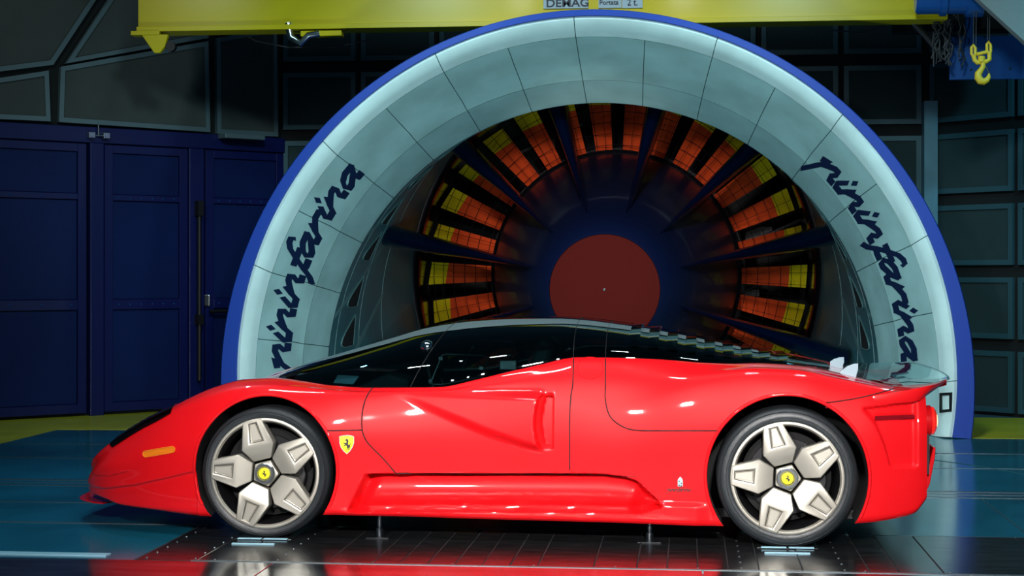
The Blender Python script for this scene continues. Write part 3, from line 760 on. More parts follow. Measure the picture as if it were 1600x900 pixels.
Ys, Zb, Z5, Y5, Z4 = smooth1(ys,.02), smooth1(zb,.008), smooth1(z5,.012), smooth1(y5), smooth1(z4,.04)
Y4 = Ys+smooth1(y4); Z6 = Z5+smooth1(z6); Z7 = Z5+smooth1(z7)
Y5 = np.maximum(Y5, Y4+.04)
Y6 = Y5+(CY-Y5)*.40
def bspl(P, n):
    """P: list of (y,z) arrays ctrl points; Catmull-Rom, n samples per span list"""
    out = []
    K = len(P)
    for i in range(K-1):
        p0 = P[max(i-1,0)]; p1 = P[i]; p2 = P[i+1]; p3 = P[min(i+2,K-1)]
        for t in np.arange(n[i])/n[i]:
            out.append(.5*((2*p1)+(p2-p0)*t+(2*p0-5*p1+4*p2-p3)*t*t+(3*p1-p0-3*p2+p3)*t**3))
    out.append(P[-1]); return np.array(out)
H = Z4-Zb
# flank waist: pulls in a little below the belt, tumbles under at the sill
P = [np.stack([Ys*0+CY, Zb+.03]), np.stack([Ys+.12, Zb+.006]), np.stack([Ys+.018, Zb]), np.stack([Ys+.002, Zb+.12*H]), np.stack([Ys, Zb+.4*H]), np.stack([Ys+.004, Zb+.72*H]),
     np.stack([Y4, Z4]), np.stack([.55*Y4+.45*Y5-.02, .30*Z4+.70*Z5-.0]), np.stack([Y5, Z5]), np.stack([Y6, Z6]), np.stack([Y5*0+CY, Z7])]
n_ = [3,3,14,32,34,26,12,12,12,8]
G = bspl(P, n_)                       # (V, 2, NX)
V = G.shape[0]; Yg = G[:,0,:].copy(); Zg = G[:,1,:].copy(); Xg = np.broadcast_to(X, Yg.shape).copy()
# smooth across v
for _ in range(6):
    Yg[5:-1] = .25*Yg[4:-2]+.5*Yg[5:-1]+.25*Yg[6:]; Zg[9:-1] = .25*Zg[8:-2]+.5*Zg[9:-1]+.25*Zg[10:]
# nose plan: round the front corners (front face bulges)
side = sstep(.0, .02, Zg-Zb[None])*(1-sstep(CY-.7, CY-.45, Yg*0+Yg))   # weight for flank displacement
flank = (Yg < Ys[None]+.16)
# --- flank features, in photo-traced (x,z) on the flank plane
def fx(px, py, Y=.05): p = W(px, py, Y); return (p.x, p.z)
def pl(pts, Y=.05):
    q = [fx(a, b, Y) for a, b in pts]; xs_ = [a for a, b in q]; zs_ = [b for a, b in q]
    return lambda x: np.interp(x, xs_, zs_)
D = np.zeros_like(Yg)                # + = into the body
# front splitter crease
cl = pl([(138,772),(200,762),(250,750),(303,737)])
xe = fx(303,737)[0]
m_ = (Xg < xe+.02)
D += np.where(m_, .016*(1-sstep(-.007, .007, Zg-cl(Xg)))*1.0, 0)
# door horn (bulges out, ends in an intake)
xh0 = fx(588,610)[0]; xh1 = fx(838,660)[0]; xh2 = fx(864,660)[0]
hl = pl([(560,604),(588,610),(640,630),(690,652),(760,681),(820,701),(846,706),(864,704)])
ht = pl([(560,606),(700,610),(840,613),(856,617),(864,626)])
u = np.clip((Xg-xh0)/(xh1-xh0), 0, 1)
t = (Zg-hl(Xg))/np.maximum(ht(Xg)-hl(Xg), .01)
amp = .055*u**1.4
lowe = sstep(-.02, .16, t); tope = 1-sstep(.55, 1.15, t)
bulge = amp*sstep(-.008, .045, Zg-hl(Xg))*(1-sstep(-.045, .015, Zg-ht(Xg)))
tz_ = np.clip((Zg-fx(850,705)[1])/(fx(850,615)[1]-fx(850,705)[1]), 0, 1); xedge = fx(849,660)[0]-.030*np.sin(PI*tz_)**.7
upper = 1-sstep(xedge-.022, xedge+.018, Xg)
D -= np.where(Xg > xh0, bulge*upper, 0)
# intake pocket
zin0 = fx(850,703)[1]; zin1 = fx(850,616)[1]
inx = sstep(xedge-.018, xedge+.022, Xg)*(1-sstep(xh2-.010, xh2, Xg))
inz = sstep(zin0, zin0+.02, Zg)*(1-sstep(zin1-.02, zin1, Zg))
D += .075*inx*inz
# sill pod recess
rt = pl([(530,742),(560,740),(940,741),(975,745),(995,752),(1036,790)]); rbm_ = pl([(530,800),(1000,802),(1036,791)])
xl = pl([(0,0),(1,1)])
xa_top, za_t = fx(573,740); xa_bot, za_b = fx(545,800)
xleft = xa_bot+(xa_top-xa_bot)*np.clip((Zg-za_b)/(za_t-za_b), 0, 1)
xr = fx(1036,790)[0]
tt = (rt(Xg)-Zg)/np.maximum(rt(Xg)-rbm_(Xg), .005)    # 0 top .. 1 bottom
inside = sstep(-.02, .05, tt)*(1-sstep(.93, 1.0, tt))*sstep(-.008, .022, Xg-xleft)*(1-sstep(xr-.03, xr, Xg))
pod = .010+.045*np.abs(np.clip(tt,0,1)*1.15-.55)**2/.3
dl = np.clip(1-(Xg-xleft)/.09, 0, 1); dr = sstep(fx(985,770)[0], fx(1012,770)[0], Xg+ (tt-.5)*.06)
D += inside*(.030+pod+.055*np.where(Xg < fx(600,770)[0], sstep(0,1,dl), 0)+.05*dr)
# side skirt lip: stands a little proud below the recess
skl = (1-sstep(0, .03, Zg-rbm_(Xg)))*sstep(fx(520,800)[0], fx(560,800)[0], Xg)*(1-sstep(fx(1080,800)[0], fx(1115,800)[0], Xg))
D -= .02*skl
# rear quarter recess
rqt = pl([(1343,636),(1435,627)]); qx0 = fx(1345,640)[0]; qx1 = fx(1436,640)[0]
ql = pl([(1343,634),(1365,660),(1380,695),(1390,730),(1436,731)])
D += .022*sstep(0,.014, rqt(Xg)-Zg)*sstep(0,.016, Zg-ql(Xg))*sstep(qx0, qx0+.012, Xg)*(1-sstep(qx1-.03, qx1, Xg))
mx0, mz0 = fx(1366,656); mx1, mz1 = fx(1430,648)
D += .006*sstep(mx0, mx0+.01, Xg)*(1-sstep(mx1-.01, mx1, Xg))*sstep(mz0-.004, mz0+.004, Zg)*(1-sstep(mz1-.004, mz1+.004, Zg))
# rear deck line: body under the wing line steps outwards
D[~flank] = 0
Yg = Yg+D*sstep(-.01,.0,(Ys[None]+.16)-Yg)
verts = []; faces = []; fmat = []
# rows: near side v=0..V-1 (underside centre -> top centre), far side mirrored
cols = [(v, 1) for v in range(V)]+[(v, -1) for v in range(V-2, 0, -1)]
NC = len(cols)
for i in range(len(X)):
    for (v, s) in cols:
        y = Yg[v,i]; verts.append((Xg[v,i], y if s > 0 else 2*CY-y, Zg[v,i]))
# glass footprint -> black cabin faces
gb_px = [(432,590,.62),(455,595,.48),(480,601,.38),(520,604,.29),(575,606,.215),(640,606.5,.18),(690,606,.17),(708,603.5,.17),(730,598,.18),(750,593,.18),(800,580.5,.20),(850,568.5,.23),(885,560,.25),(900,558,.25),(950,558,.25),(1032,561,.27),(1100,566.5,.30),(1144,568,.38),(1200,566,.48),(1270,569,.62),(1300,574,.74)]
gb = [W(*r) for r in gb_px]; gy = spl([(p.x, p.y) for p in gb]); gz = spl([(p.x, p.z) for p in gb]); GX0 = gb[0].x; GX1 = gb[-1].x
for i in range(len(X)-1):
    for c in range(NC):
        c2 = (c+1)%NC; faces.append((i*NC+c, (i+1)*NC+c, (i+1)*NC+c2, i*NC+c2))
        v = cols[c][0]; yy = Yg[v,i]; xx = X[i]
        fmat.append(1 if (GX0+.05 < xx < GX1-.03 and yy > float(gy(xx))+.012 and Zg[v,i] > .45) else (2 if (v < 4) else 0))
faces.append(tuple(range(NC))[::-1]); faces.append(tuple((len(X)-1)*NC+c for c in range(NC))); fmat += [0, 3]
me = bpy.data.meshes.new('body'); me.from_pydata(verts, [], faces)
for m_ in (M['red'], M['cabin'], M['well'], M['black']): me.materials.append(m_)
me.polygons.foreach_set('material_index', fmat)
body = bpy.data.objects.new('body', me); put(body, car)
# wheel wells cut out
WF_ = dict(x=-1.325, y=.0, R=.338, rim=.283, arch=.372, az=.352); WR_ = dict(x=1.325, y=-.005, R=.349, rim=.279, arch=.397, az=.352)
cut = MB()
for w_ in (WF_, WR_):
    for (ya, yb_) in ((-.2, .42), (2*CY-.42, 2*CY+.2)):
        n = 96; vs = []
        for yy in (ya, yb_):
            for k in range(n):
                a = 2*PI*k/n; vs.append((w_['x']+w_['arch']*math.cos(a), yy, w_['az']+w_['arch']*math.sin(a)*1.02))
        cut.add(vs, [tuple(range(n)), tuple(range(n,2*n))[::-1]]+[(k, n+k, n+(k+1)%n, (k+1)%n) for k in range(n)])
cme = bpy.data.meshes.new('cut'); cme.from_pydata([tuple(v) for v in cut.v], [], cut.f); cme.materials.append(M['well'])
bmx = bmesh.new(); bmx.from_mesh(cme); bmesh.ops.recalc_face_normals(bmx, faces=bmx.faces); bmx.to_mesh(cme); bmx.free()
cob = bpy.data.objects.new('cut', cme); C.objects.link(cob)
bmx = bmesh.new(); bmx.from_mesh(me); bmesh.ops.recalc_face_normals(bmx, faces=bmx.faces); bmx.to_mesh(me); bmx.free()
cob.parent = None
md = body.modifiers.new('arches', 'BOOLEAN'); md.operation = 'DIFFERENCE'; md.object = cob; md.solver = 'EXACT'
try: md.material_mode = 'TRANSFER'
except Exception: pass
dg = bpy.context.evaluated_depsgraph_get(); nm = bpy.data.meshes.new_from_object(body.evaluated_get(dg))
body.modifiers.clear(); body.data = nm; nm.name = 'body'; bpy.data.objects.remove(cob)
bmx = bmesh.new(); bmx.from_mesh(nm)
for f in bmx.faces: f.smooth = True
for e in bmx.edges:
    if len(e.link_faces) == 2:
        a, b = e.link_faces; e.smooth = not (e.calc_face_angle(0) > math.radians(48))
bvh = BVHTree.FromBMesh(bmx); bmx.to_mesh(nm); bmx.free()
print('BODY faces', len(nm.polygons), [m.name if m else None for m in nm.materials])

def hit(px, py, off=.002):
    """point on the body under a sight line, lifted off along its normal"""
    p, n, i, d = bvh.ray_cast(CAM, ray(px, py).normalized())
    if p is None: return None
    if n.dot(ray(px, py)) > 0: n = -n
    return p+n*off
def hity(x, z, off=.002):
    p, n, i, d = bvh.ray_cast(Vector((x, -2, z)), Vector((0,1,0)))
    if p is None: return None
    if n.y > 0: n = -n
    return p+n*off
def line_on(pts, step=4):
    out = []
    for i in range(len(pts)-1):
        a, b = pts[i], pts[i+1]; n = max(1, int(math.hypot(b[0]-a[0], b[1]-a[1])/step))
        for k in range(n): out.append((a[0]+(b[0]-a[0])*k/n, a[1]+(b[1]-a[1])*k/n))
    out.append(pts[-1]); return out
def gapline(name, pts, wd=.0068, m='gap', parent=None, off=.0008, step=4):
    P = [q for q in (hit(x_, y_, off) for x_, y_ in line_on(pts, step)) if q is not None and q.y < .9]
    return MB().tube(P, wd*.5, 6).build(name, M[m], parent or car, smooth=60)
def curve_px(pts, n=8):
    """Catmull-Rom through pixel points"""
    out = []; K = len(pts); A = [Vector((*p,)) for p in pts]
    for i in range(K-1):
        p0,p1,p2,p3 = A[max(i-1,0)],A[i],A[i+1],A[min(i+2,K-1)]
        for k in range(n):
            t = k/n; out.append(tuple(.5*((2*p1)+(p2-p0)*t+(2*p0-5*p1+4*p2-p3)*t*t+(3*p1-p0-3*p2+p3)*t**3)))
    out.append(tuple(A[-1])); return out
# shut lines
gapline('door_seam', curve_px([(582,606),(572,622),(566,645),(566,672),(572,688),(582,700),(600,718),(618,739)]))
gapline('door_seam', [(618,739.5),(760,740),(890,741)])
gapline('door_seam', curve_px([(896,561),(895,600),(892,620),(890,660),(890,740)]))
gapline('engine_lid_seam', curve_px([(946,561),(946,600),(946,625),(952,648),(965,662),(985,671),(1010,673)]))
gapline('engine_lid_seam', [(1010,673),(1131,673)])
gapline('fender_seam', [(503,673),(566,672)])
gapline('deck_seam', curve_px([(1283,630),(1310,627),(1345,621),(1385,611),(1402,606)]), .006, 'black')
gapline('sill_seam', [(890,741),(1000,745)], .0025)
gapline('nose_seam', [(143,718),(146,742),(170,744),(200,736)], .002)
# fuel cap
pc_ = [(922+20*math.cos(a), 575+17*math.sin(a)) for a in np.linspace(0, 2*PI, 40)]
gapline('fuel_cap', pc_, .004, 'red', step=50)
# arch lips: bright rolled edges
for w_, n0, n1 in ((WF_, -28, 208), (WR_, -28, 208)):
    P = []
    for d in np.linspace(n0, n1, 70):
        a = math.radians(d); x_ = w_['x']+(w_['arch']+.007)*math.cos(a); z_ = w_['az']+(w_['arch']*1.02+.007)*math.sin(a)
        q = hity(x_, z_, -.002)
        if q is not None and q.y < .15: P.append(q)
    MB().tube(P, .009, 8).build('arch_lip', M['red'], car, smooth=60)
# splitter
def plan_y(x): return float(ys(x))
tipx = W(116,776,.62).x; zsp = W(116,776,.66).z
near = [(tipx, .98), (tipx+.004, .80), (tipx+.012, .70), (tipx+.03, .62), (tipx+.06, .56), (tipx+.10, .51), (tipx+.17,.44), (tipx+.24, .40), (tipx+.30, .55)]
spo = near+[(x_, 2*CY-y_) for x_, y_ in near[::-1][:-1]]
MB().prism([(x_, y_, zsp-.004) for x_, y_ in spo], (0, 0, .008)).build('splitter', M['red'], car, bevel=.003)
# headlight lens: dark strip along the fender nose
def patch(name, poly, m, off=.004, parent=None, inward=None):
    P = [hit(x_, y_, off) for x_, y_ in poly]; P = [p for p in P if p is not None]
    return P
# lofted strip following the crown line
HLt = [(172,693.5),(195,678),(220,663),(245,650.5),(269,639)]; HLb = [(176,699),(196,686),(222,670),(246,658),(268,645)]
vs = []; k = 0
tA = curve_px(HLt, 5); tB = curve_px(HLb, 5)
rows5 = []
for a, b in zip(tA, tB):
    row = []
    for t in (0, .5, 1):
        q = hit(a[0]+(b[0]-a[0])*t, a[1]+(b[1]-a[1])*t+1.0, .005)
        if q is None or q.y > .7: q = W(a[0]+(b[0]-a[0])*t, a[1]+(b[1]-a[1])*t, float(y5(W(a[0],a[1],.33).x)))
        row.append(q)
    # wrap over the crown
    top = row[0].copy(); top.y += .16; x_ = top.x
    i_ = int(np.argmin(abs(X-x_))); col_ = [(Yg[v,i_], Zg[v,i_]) for v in range(V) if Zg[v,i_] > .25]
    zt = min(col_, key=lambda c: abs(c[0]-top.y)+ (0 if c[1] > row[0].z-.06 else 9))[1]; top.z = zt+.008
    mid = row[0].copy(); mid.y += .07; zt = min(col_, key=lambda c: abs(c[0]-mid.y)+(0 if c[1] > row[0].z-.06 else 9))[1]; mid.z = zt+.010
    rows5.append([top, mid]+row)
for r_ in rows5: vs += r_
fs = [(i*5+j, i*5+j+1, (i+1)*5+j+1, (i+1)*5+j) for i in range(len(rows5)-1) for j in range(4)]
mesh_obj('headlight', vs, fs, M['headglass'], car, smooth=60)
# amber side marker, outlined
def pad_on(name, poly, m, off=.006, parent=None, skirt=.012):
    P = [hit(x_, y_, off) for x_, y_ in poly]; n = len(P); c = hit(sum(q[0] for q in poly)/n, sum(q[1] for q in poly)/n, off+.001)
    B = [p+Vector((0, skirt, 0)) for p in P]
    return mesh_obj(name, P+B+[c], [(i, (i+1)%n, 2*n) for i in range(n)]+[(i, n+i, n+(i+1)%n, (i+1)%n) for i in range(n)], m, parent or car)
def rrect(cx, cy, w2, h2, ang, r):
    out = []
    for (sx, sy, a0) in ((1,1,0),(-1,1,90),(-1,-1,180),(1,-1,270)):
        for k in range(5):
            a = math.radians(a0+22.5*k); x_ = sx*(w2-r)+r*math.cos(a); y_ = sy*(h2-r)+r*math.sin(a)
            out.append((cx+x_*math.cos(ang)-y_*math.sin(ang), cy+x_*math.sin(ang)+y_*math.cos(ang)))
    return out
mk = pad_on('side_marker', rrect(249,706,25.5,5.2,math.radians(-10),4.5), M['yellow_badge'], .003)
mk.data.materials[0] = M['orange']
MB().tube([hit(x_, y_, .005) for x_, y_ in rrect(249,706,25,4.8,math.radians(-10),4.5)], .0022, 5, closed=True).build('marker_rim', M['orange'], mk)
pad_on('rear_side_marker', rrect(1398,652.5,32,3.6,math.radians(-2),2.5), M['darkred'], .004)
# badges
SH = [(530.5,682),(536,680.6),(542,680),(548,680.6),(553,682),(553,692),(550.5,699),(547,704.5),(542,709),(537,704.5),(533,699),(530.8,692)]
HORSE = [(.43,.62),(.40,.70),(.30,.72),(.32,.80),(.44,.90),(.52,.96),(.56,.90),(.66,.84),(.70,.70),(.66,.56),(.74,.46),(.84,.44),(.94,.56),(.98,.50),(.90,.36),(.86,.22),(.76,.16),(.74,.02),(.64,.0),(.66,.12),(.56,.22),(.50,.10),(.42,.12),(.52,.28),(.46,.40),(.34,.44),(.20,.36),(.10,.44),(.14,.52),(.26,.52),(.34,.54),(.22,.58),(.10,.64),(.16,.70),(.32,.62)]
HORSE = [(.42,.97),(.50,1.0),(.58,.92),(.66,.88),(.70,.76),(.68,.66),(.62,.60),(.66,.50),(.74,.44),(.84,.48),(.94,.60),(.97,.52),(.90,.38),(.88,.24),(.80,.16),(.80,.04),(.70,.0),(.66,.06),(.72,.12),(.68,.22),(.60,.14),(.56,.04),(.46,.02),(.46,.08),(.52,.12),(.52,.26),(.44,.38),(.34,.42),(.24,.32),(.14,.36),(.12,.44),(.22,.42),(.28,.50),(.14,.54),(.06,.64),(.12,.68),(.20,.62),(.34,.62),(.44,.66),(.48,.76),(.40,.80),(.30,.80),(.30,.86)]
sb = pad_on('shield_badge', SH, M['yellow_badge'], .005)
def poly_fill(name, pts3, nrm, m, parent, th=.0015):
    me_ = bpy.data.meshes.new(name); b_ = bmesh.new(); vv = [b_.verts.new(p) for p in pts3]; f_ = b_.faces.new(vv)
    r_ = bmesh.ops.extrude_face_region(b_, geom=[f_]); bmesh.ops.translate(b_, vec=Vector(nrm)*th, verts=[g for g in r_['geom'] if isinstance(g, bmesh.types.BMVert)])
    bmesh.ops.triangulate(b_, faces=b_.faces[:]); bmesh.ops.recalc_face_normals(b_, faces=b_.faces[:]); b_.to_mesh(me_); b_.free(); me_.materials.append(m)
    return put(bpy.data.objects.new(name, me_), parent)
o0 = hit(541,694,.008)
poly_fill('horse_emblem', [hit(536+12.5*a, 703-18*b, .0075) for a, b in HORSE], (0,-1,0), M['black'], sb)
MB().tube([hit(x_, y_, .006) for x_, y_ in SH], .0018, 5, closed=True).build('badge_edge', M['finwhite'], sb)
# small pininfarina badge on the rear flank
cb_ = pad_on('coachbuilder_badge', [(1059,760),(1059,750),(1060,748),(1063,744.5),(1066,748),(1067,750),(1067,760)], M['sign'], .004)
for (a, b) in ((1060.6,750.6),(1064,754),(1060.6,757),(1064,758)):
    poly_fill('badge_letter', [hit(a, b, .0062), hit(a+1.6, b, .0062), hit(a+1.6, b+2.0, .0062), hit(a, b+2.0, .0062)], (0,-1,0), M['ink'], cb_, .001)
def place_flank(p, th):
    q = hit(1043+p.x, 767.5-p.y, .0015+ (.002 if th else 0)); return q
script('pininfarina', place_flank, car, M['black'], 'flank_lettering', 3.45, 3.6, 1.0, .5, .001)

# ---------------------------------------------------------------- glass canopy
topl = [(432,588,.98),(500,562,.98),(560,544,.98),(620,526,.98),(680,508.5,.98),(720,501.5,.98),(760,497.5,.98),(820,495,.98),(870,495,.98),(920,498,.98),(960,503,.98),(1020,512,.98),(1100,528,.98),(1180,545,.98),(1250,559,.98),(1300,569,.98)]
tw = [W(*r) for r in topl]; gt = spl([(p.x, p.z) for p in tw])
NXg = 110; NV = 28
gx = np.linspace(GX0-.045, GX1-.01, NXg)
def canopy_pt(x, ph, off=0.0):
    yb_ = float(gy(x)) if x > GX0 else float(gy(GX0))+ (GX0-x)*7.0
    yb_ = min(yb_, CY-.03)
    z0 = float(gz(max(x, GX0)))-.012; z1 = max(float(gt(x)), z0+.006)
    c, s = math.cos(ph), math.sin(ph)
    y = CY-(CY-yb_+off)*math.copysign(abs(c)**(.78), c); z = z0+(z1-z0+off)*abs(s)**(.92)
    return Vector((x, y, z))
vs = []; fs = []
for x in gx:
    for k in range(2*NV+1): vs.append(canopy_pt(float(x), PI*k/(2*NV)))
R_ = 2*NV+1
for i in range(NXg-1):
    for k in range(2*NV): fs.append((i*R_+k, i*R_+k+1, (i+1)*R_+k+1, (i+1)*R_+k))
canopy = mesh_obj('glass_canopy', vs, fs, M['glass'], car, smooth=60)
# roof edge trim
for sg in (1, -1):
    pth = []
    for x in np.linspace(float(gx[2]), 1.20, 60):
        ph = math.radians(58) if sg > 0 else PI-math.radians(58); pth.append(canopy_pt(float(x), ph, .002))
    mbt = MB(); L = []; 
    for x in np.linspace(float(gx[2]), 1.24, 70):
        for ph in (60, 64, 70, 76): 
            a = math.radians(ph) if sg > 0 else PI-math.radians(ph); L.append(canopy_pt(float(x), a, .003))
    mesh_obj('roof_rail', L, [(i*4+j, i*4+j+1, (i+1)*4+j+1, (i+1)*4+j) for i in range(69) for j in range(3)], M['pframe'], car, smooth=60)
# canopy seams
def canopy_seam(x, name='canopy_seam', a0=2, a1=178, lean=0.0, wd=.004):
    MB().tube([canopy_pt(x+lean*math.sin(math.radians(d)), math.radians(d), .002) for d in np.linspace(a0, a1, 40)], wd*.5, 5).build(name, M['black'], canopy)
canopy_seam(W(897,520,.3).x); canopy_seam(W(947,520,.3).x)
canopy_seam(W(640,600,.2).x, lean=.17, wd=.005)
# louvres on the engine cover glass
for k in range(9):
    x = W(985+k*29, 520, .5).x
    vs = []
    for d in np.linspace(22, 158, 28):
        a = canopy_pt(x, math.radians(d), .003); b = canopy_pt(x+.055, math.radians(d), .003); b.z += .012; vs += [a, b]
    mesh_obj('louvre', vs, [(2*i, 2*i+1, 2*i+3, 2*i+2) for i in range(27)], M['glass'], canopy, smooth=60)
# quarter-window frames and latches
for yy, ds in ((.285, 0), (1.62, 0)):
    p_ = [(672,600),(691,555),(698,553),(755,555.5),(762,560),(755,586),(752,589),(700,600),(690,601)]
    ref = [W(a, b, .285) for a, b in p_]
    P = [Vector((q.x, yy, q.z+ (0 if yy < 1 else .02))) for q in ref]
    fr_ = MB().tube(P, .0048, 6, closed=True).build('vent_window_frame', M['alu'], canopy, smooth=50)
    for (a, b) in ((689,560),(673,595),(752,575)):
        q = W(a, b, .285); MB().box((q.x-.010, yy-.012, q.z-.008), (q.x+.010, yy+.008, q.z+.008)).build('hinge', M['alu'], fr_)
q0 = W(752,577,.5); q1 = W(782,573,.5); q2 = W(806,569,.5)
lt = MB().tube([W(732,577.5,.5), q0, W(764,576,.5), q1], .006, 6).build('door_latch', M['alu'], canopy)
MB().box((q1.x-.004, .47, q1.z-.018), (q2.x+.008, .52, q2.z+.022)).build('latch_block', M['alu'], lt, bevel=.006)
q1 = W(820,553,1.5); MB().box((q1.x, 1.48, q1.z-.02), (q1.x+.12, 1.52, q1.z+.02)).build('latch_block', M['alu'], lt, bevel=.006)
# mirror
mq = W(666,542,.34)
MB().lathe([(.0001,-.035),(.022,-.028),(.034,-.005),(.036,.012),(.028,.03),(.0001,.038)], mq, 'X', 20).build('wing_mirror', M['chrome'], car, smooth=60)
MB().tube([mq+Vector((.0,0,-.02)), mq+Vector((.004,.0,-.05)), mq+Vector((.0,.0,-.072))], [.018,.010,.022], 10).build('mirror_stalk', M['chrome'], car, smooth=50)
# windscreen sticker and wiper
q = [W(522,598,.42), W(527,586,.42), W(560,588,.42), W(553,600,.42)]
q = [Vector((p.x, .40+.12*i_, p.z)) for p, i_ in zip(q, (0,.3,.3,0))]
MB().prism(q, (0,.002,0)).build('inspection_sticker', M['pad'], canopy)
MB().tube([W(440,586,1.2), W(480,577,1.1), W(540,561,1.0)], .006, 6).build('wiper', M['black'], car)
# interior
st = MB()
for yc in (.62, 1.30):
    x_ = -.05
    s_ = MB().prism([(x_-.42, yc-.20, .50),(x_+.05, yc-.20, .50),(x_+.18, yc-.20, .98),(x_+.10, yc-.20, 1.02),(x_-.05, yc-.20, .64),(x_-.42, yc-.20, .62)], (0,.40,0)).build('seat', M['cabin'], car, bevel=.03, smooth=40)
    MB().prism([(x_+.02, yc-.10, .86),(x_+.07, yc-.10, .98),(x_+.10, yc-.10, .98),(x_+.05, yc-.10, .86)], (0,.2,0)).build('headrest_pad', M['seat'], s_, bevel=.01)
sc_ = Vector((-.52, .62, .76)); ringp = [sc_+Vector((.16*math.sin(a)*-.35, .165*math.cos(a), .165*math.sin(a)*.94)) for a in np.linspace(0, 2*PI, 33)[:-1]]
MB().tube(ringp, .013, 8, closed=True).build('steering_wheel', M['black'], car, smooth=60)
MB().prism([(-1.05,.35,.70),(-.66,.35,.70),(-.62,.35,.80),(-.75,.35,.84)], (0,1.26,0)).build('dashboard', M['cabin'], car, bevel=.03)
# ---------------------------------------------------------------- tail
def tailq(px, py, Y): return W(px, py, Y)
# duck-tail wing lip on the near fender, sweeping across to the far side
lipx = [(1290,629,.05),(1330,625,.045),(1380,616,.04),(1420,609,.05),(1450,603,.07),(1466,599,.10),(1479,593,.16)]
lowx = [(1290,638,.05),(1330,636,.045),(1380,632,.04),(1415,629,.05),(1435,626,.07),(1448,618,.12),(1479,596,.17)]
inx_ = [(1290,622,.16),(1330,616,.20),(1380,606,.24),(1420,602,.27),(1445,600,.30),(1466,596,.32),(1479,592.5,.30)]
A_ = [W(*p) for p in lipx]; B_ = [W(*p) for p in lowx]; C_ = [W(*p) for p in inx_]
def dens(P, n=6):
    out = []; K = len(P)
    for i in range(K-1):
        p0,p1,p2,p3 = P[max(i-1,0)],P[i],P[i+1],P[min(i+2,K-1)]
        for k in range(n):
            t = k/n; out.append(.5*((2*p1)+(p2-p0)*t+(2*p0-5*p1+4*p2-p3)*t*t+(3*p1-p0-3*p2+p3)*t**3))
    out.append(P[-1]); return out
A_, B_, C_ = dens(A_), dens(B_), dens(C_)
for sg in (1, -1):
    f_ = lambda p: Vector((p.x, p.y if sg > 0 else 2*CY-p.y, p.z))
    vs = []
    for a, b, c in zip(A_, B_, C_):
        mid = (a+b)*.5; mid.y -= .006
        vs += [f_(c+Vector((0,0,-.03))), f_(c), f_(a.lerp(c,.4)+Vector((0,0,.004))), f_(a), f_(mid), f_(b), f_(b+Vector((0,.08,0)))]
    k = 7; fs = [(i*k+j, i*k+j+1, (i+1)*k+j+1, (i+1)*k+j) for i in range(len(A_)-1) for j in range(k-1)]
    mesh_obj('tail_fin', vs, fs, M['red'], car, smooth=50)
# rear edge joining both fins (rounded plan) + clear glass spoiler
tip = A_[-1]
edgeP = []
for t in np.linspace(0, 1, 41):
    y = tip.y+(2*(CY-tip.y))*t; bul = math.sin(PI*t)**.5
    edgeP.append(Vector((tip.x+.055*bul, y, tip.z+.006*bul)))
front = [Vector((1.60, .30+(1.36)*t, .805)) for t in np.linspace(0, 1, 41)]
vs = []; 
for a, b in zip(edgeP, front):
    vs += [a+Vector((0,0,.004)), a.lerp(b,.5)+Vector((0,0,.012)), b]
mesh_obj('glass_spoiler', vs, [(i*3+j, i*3+j+1, (i+1)*3+j+1, (i+1)*3+j) for i in range(40) for j in range(2)], M['clear'], car, smooth=60)
MB().tube(edgeP, .006, 6).build('spoiler_edge', M['ductline'], car, smooth=60)
# red deck ridge in the middle and two pale fins
MB().prism([(1.42,.70,.86),(1.50,.66,.862),(1.86,.66,.79),(1.88,.70,.775),(1.5,.72,.82)], (0,.56,0)).build('deck_ridge', M['red'], car, bevel=.008)
for pts in ([(1309,586),(1315,579),(1324,572),(1334,568.5),(1341,568),(1341,577),(1338,588)], [(1297,565),(1303,561),(1311,558.5),(1319,558),(1319,566),(1317,571)]):
    yy = .36 if pts[0][0] == 1309 else 1.38
    P = [W(a, b, yy) for a, b in pts]
    P.append(P[-1]+Vector((0,0,-.05))); P.append(P[0]+Vector((0,0,-.05)))
    MB().prism(P, (0,.012,0)).build('pale_fin', M['finwhite'], car, bevel=.002)
# tail lamps, rear grille, bumper
for sg in (1, -1):
    yy = .22 if sg > 0 else 2*CY-.22
    c = W(1451, 657, .22); c.y = yy
    MB().lathe([(.075,-.04),(.078,.0),(.076,.008),(.068,.010)], c, 'X', 32).build('tail_lamp_ring', M['red'], car, smooth=50)
    tl = MB().lathe([(.072,-.03),(.070,.022),(.052,.034),(.0001,.038)], c, 'X', 32).build('tail_lamp', M['tail'], car, smooth=50)
    MB().lathe([(.034,.030),(.030,.040),(.0001,.044)], c, 'X', 24).build('lamp_core', M['tailcore'], tl, smooth=50)
gr = W(1446,720,.12)
MB().box((X1-.03, .13, .36), (X1+.015, 2*CY-.13, .56)).build('rear_grille', M['black'], car)
g2 = MB()
for k in range(12):
    for j in range(40):
        pass
for k in range(7): g2.tube([(X1+.018, .13, .375+k*.028), (X1+.018, 2*CY-.13, .375+k*.028)], .003, 4)
for k in range(50): g2.tube([(X1+.018, .13+k*.0347, .36), (X1+.018, .13+k*.0347, .56)], .003, 4)
tag(g2.build('grille_mesh', M['rubber'], car), kind='stuff')
bmp = [(1444,768,.12),(1460,700,.12),(1464,700,.12),(1463,716,.12),(1455,758,.12),(1447,774,.12)]
P = [W(*p) for p in bmp]
MB().prism([(p.x, .16, p.z) for p in P], (0, 2*(CY-.16), 0)).build('rear_bumper', M['red'], car, bevel=.006)
# underbody
MB().box((-1.9, .25, .115), (1.85, 2*CY-.25, .16)).build('underbody', M['black'], car)

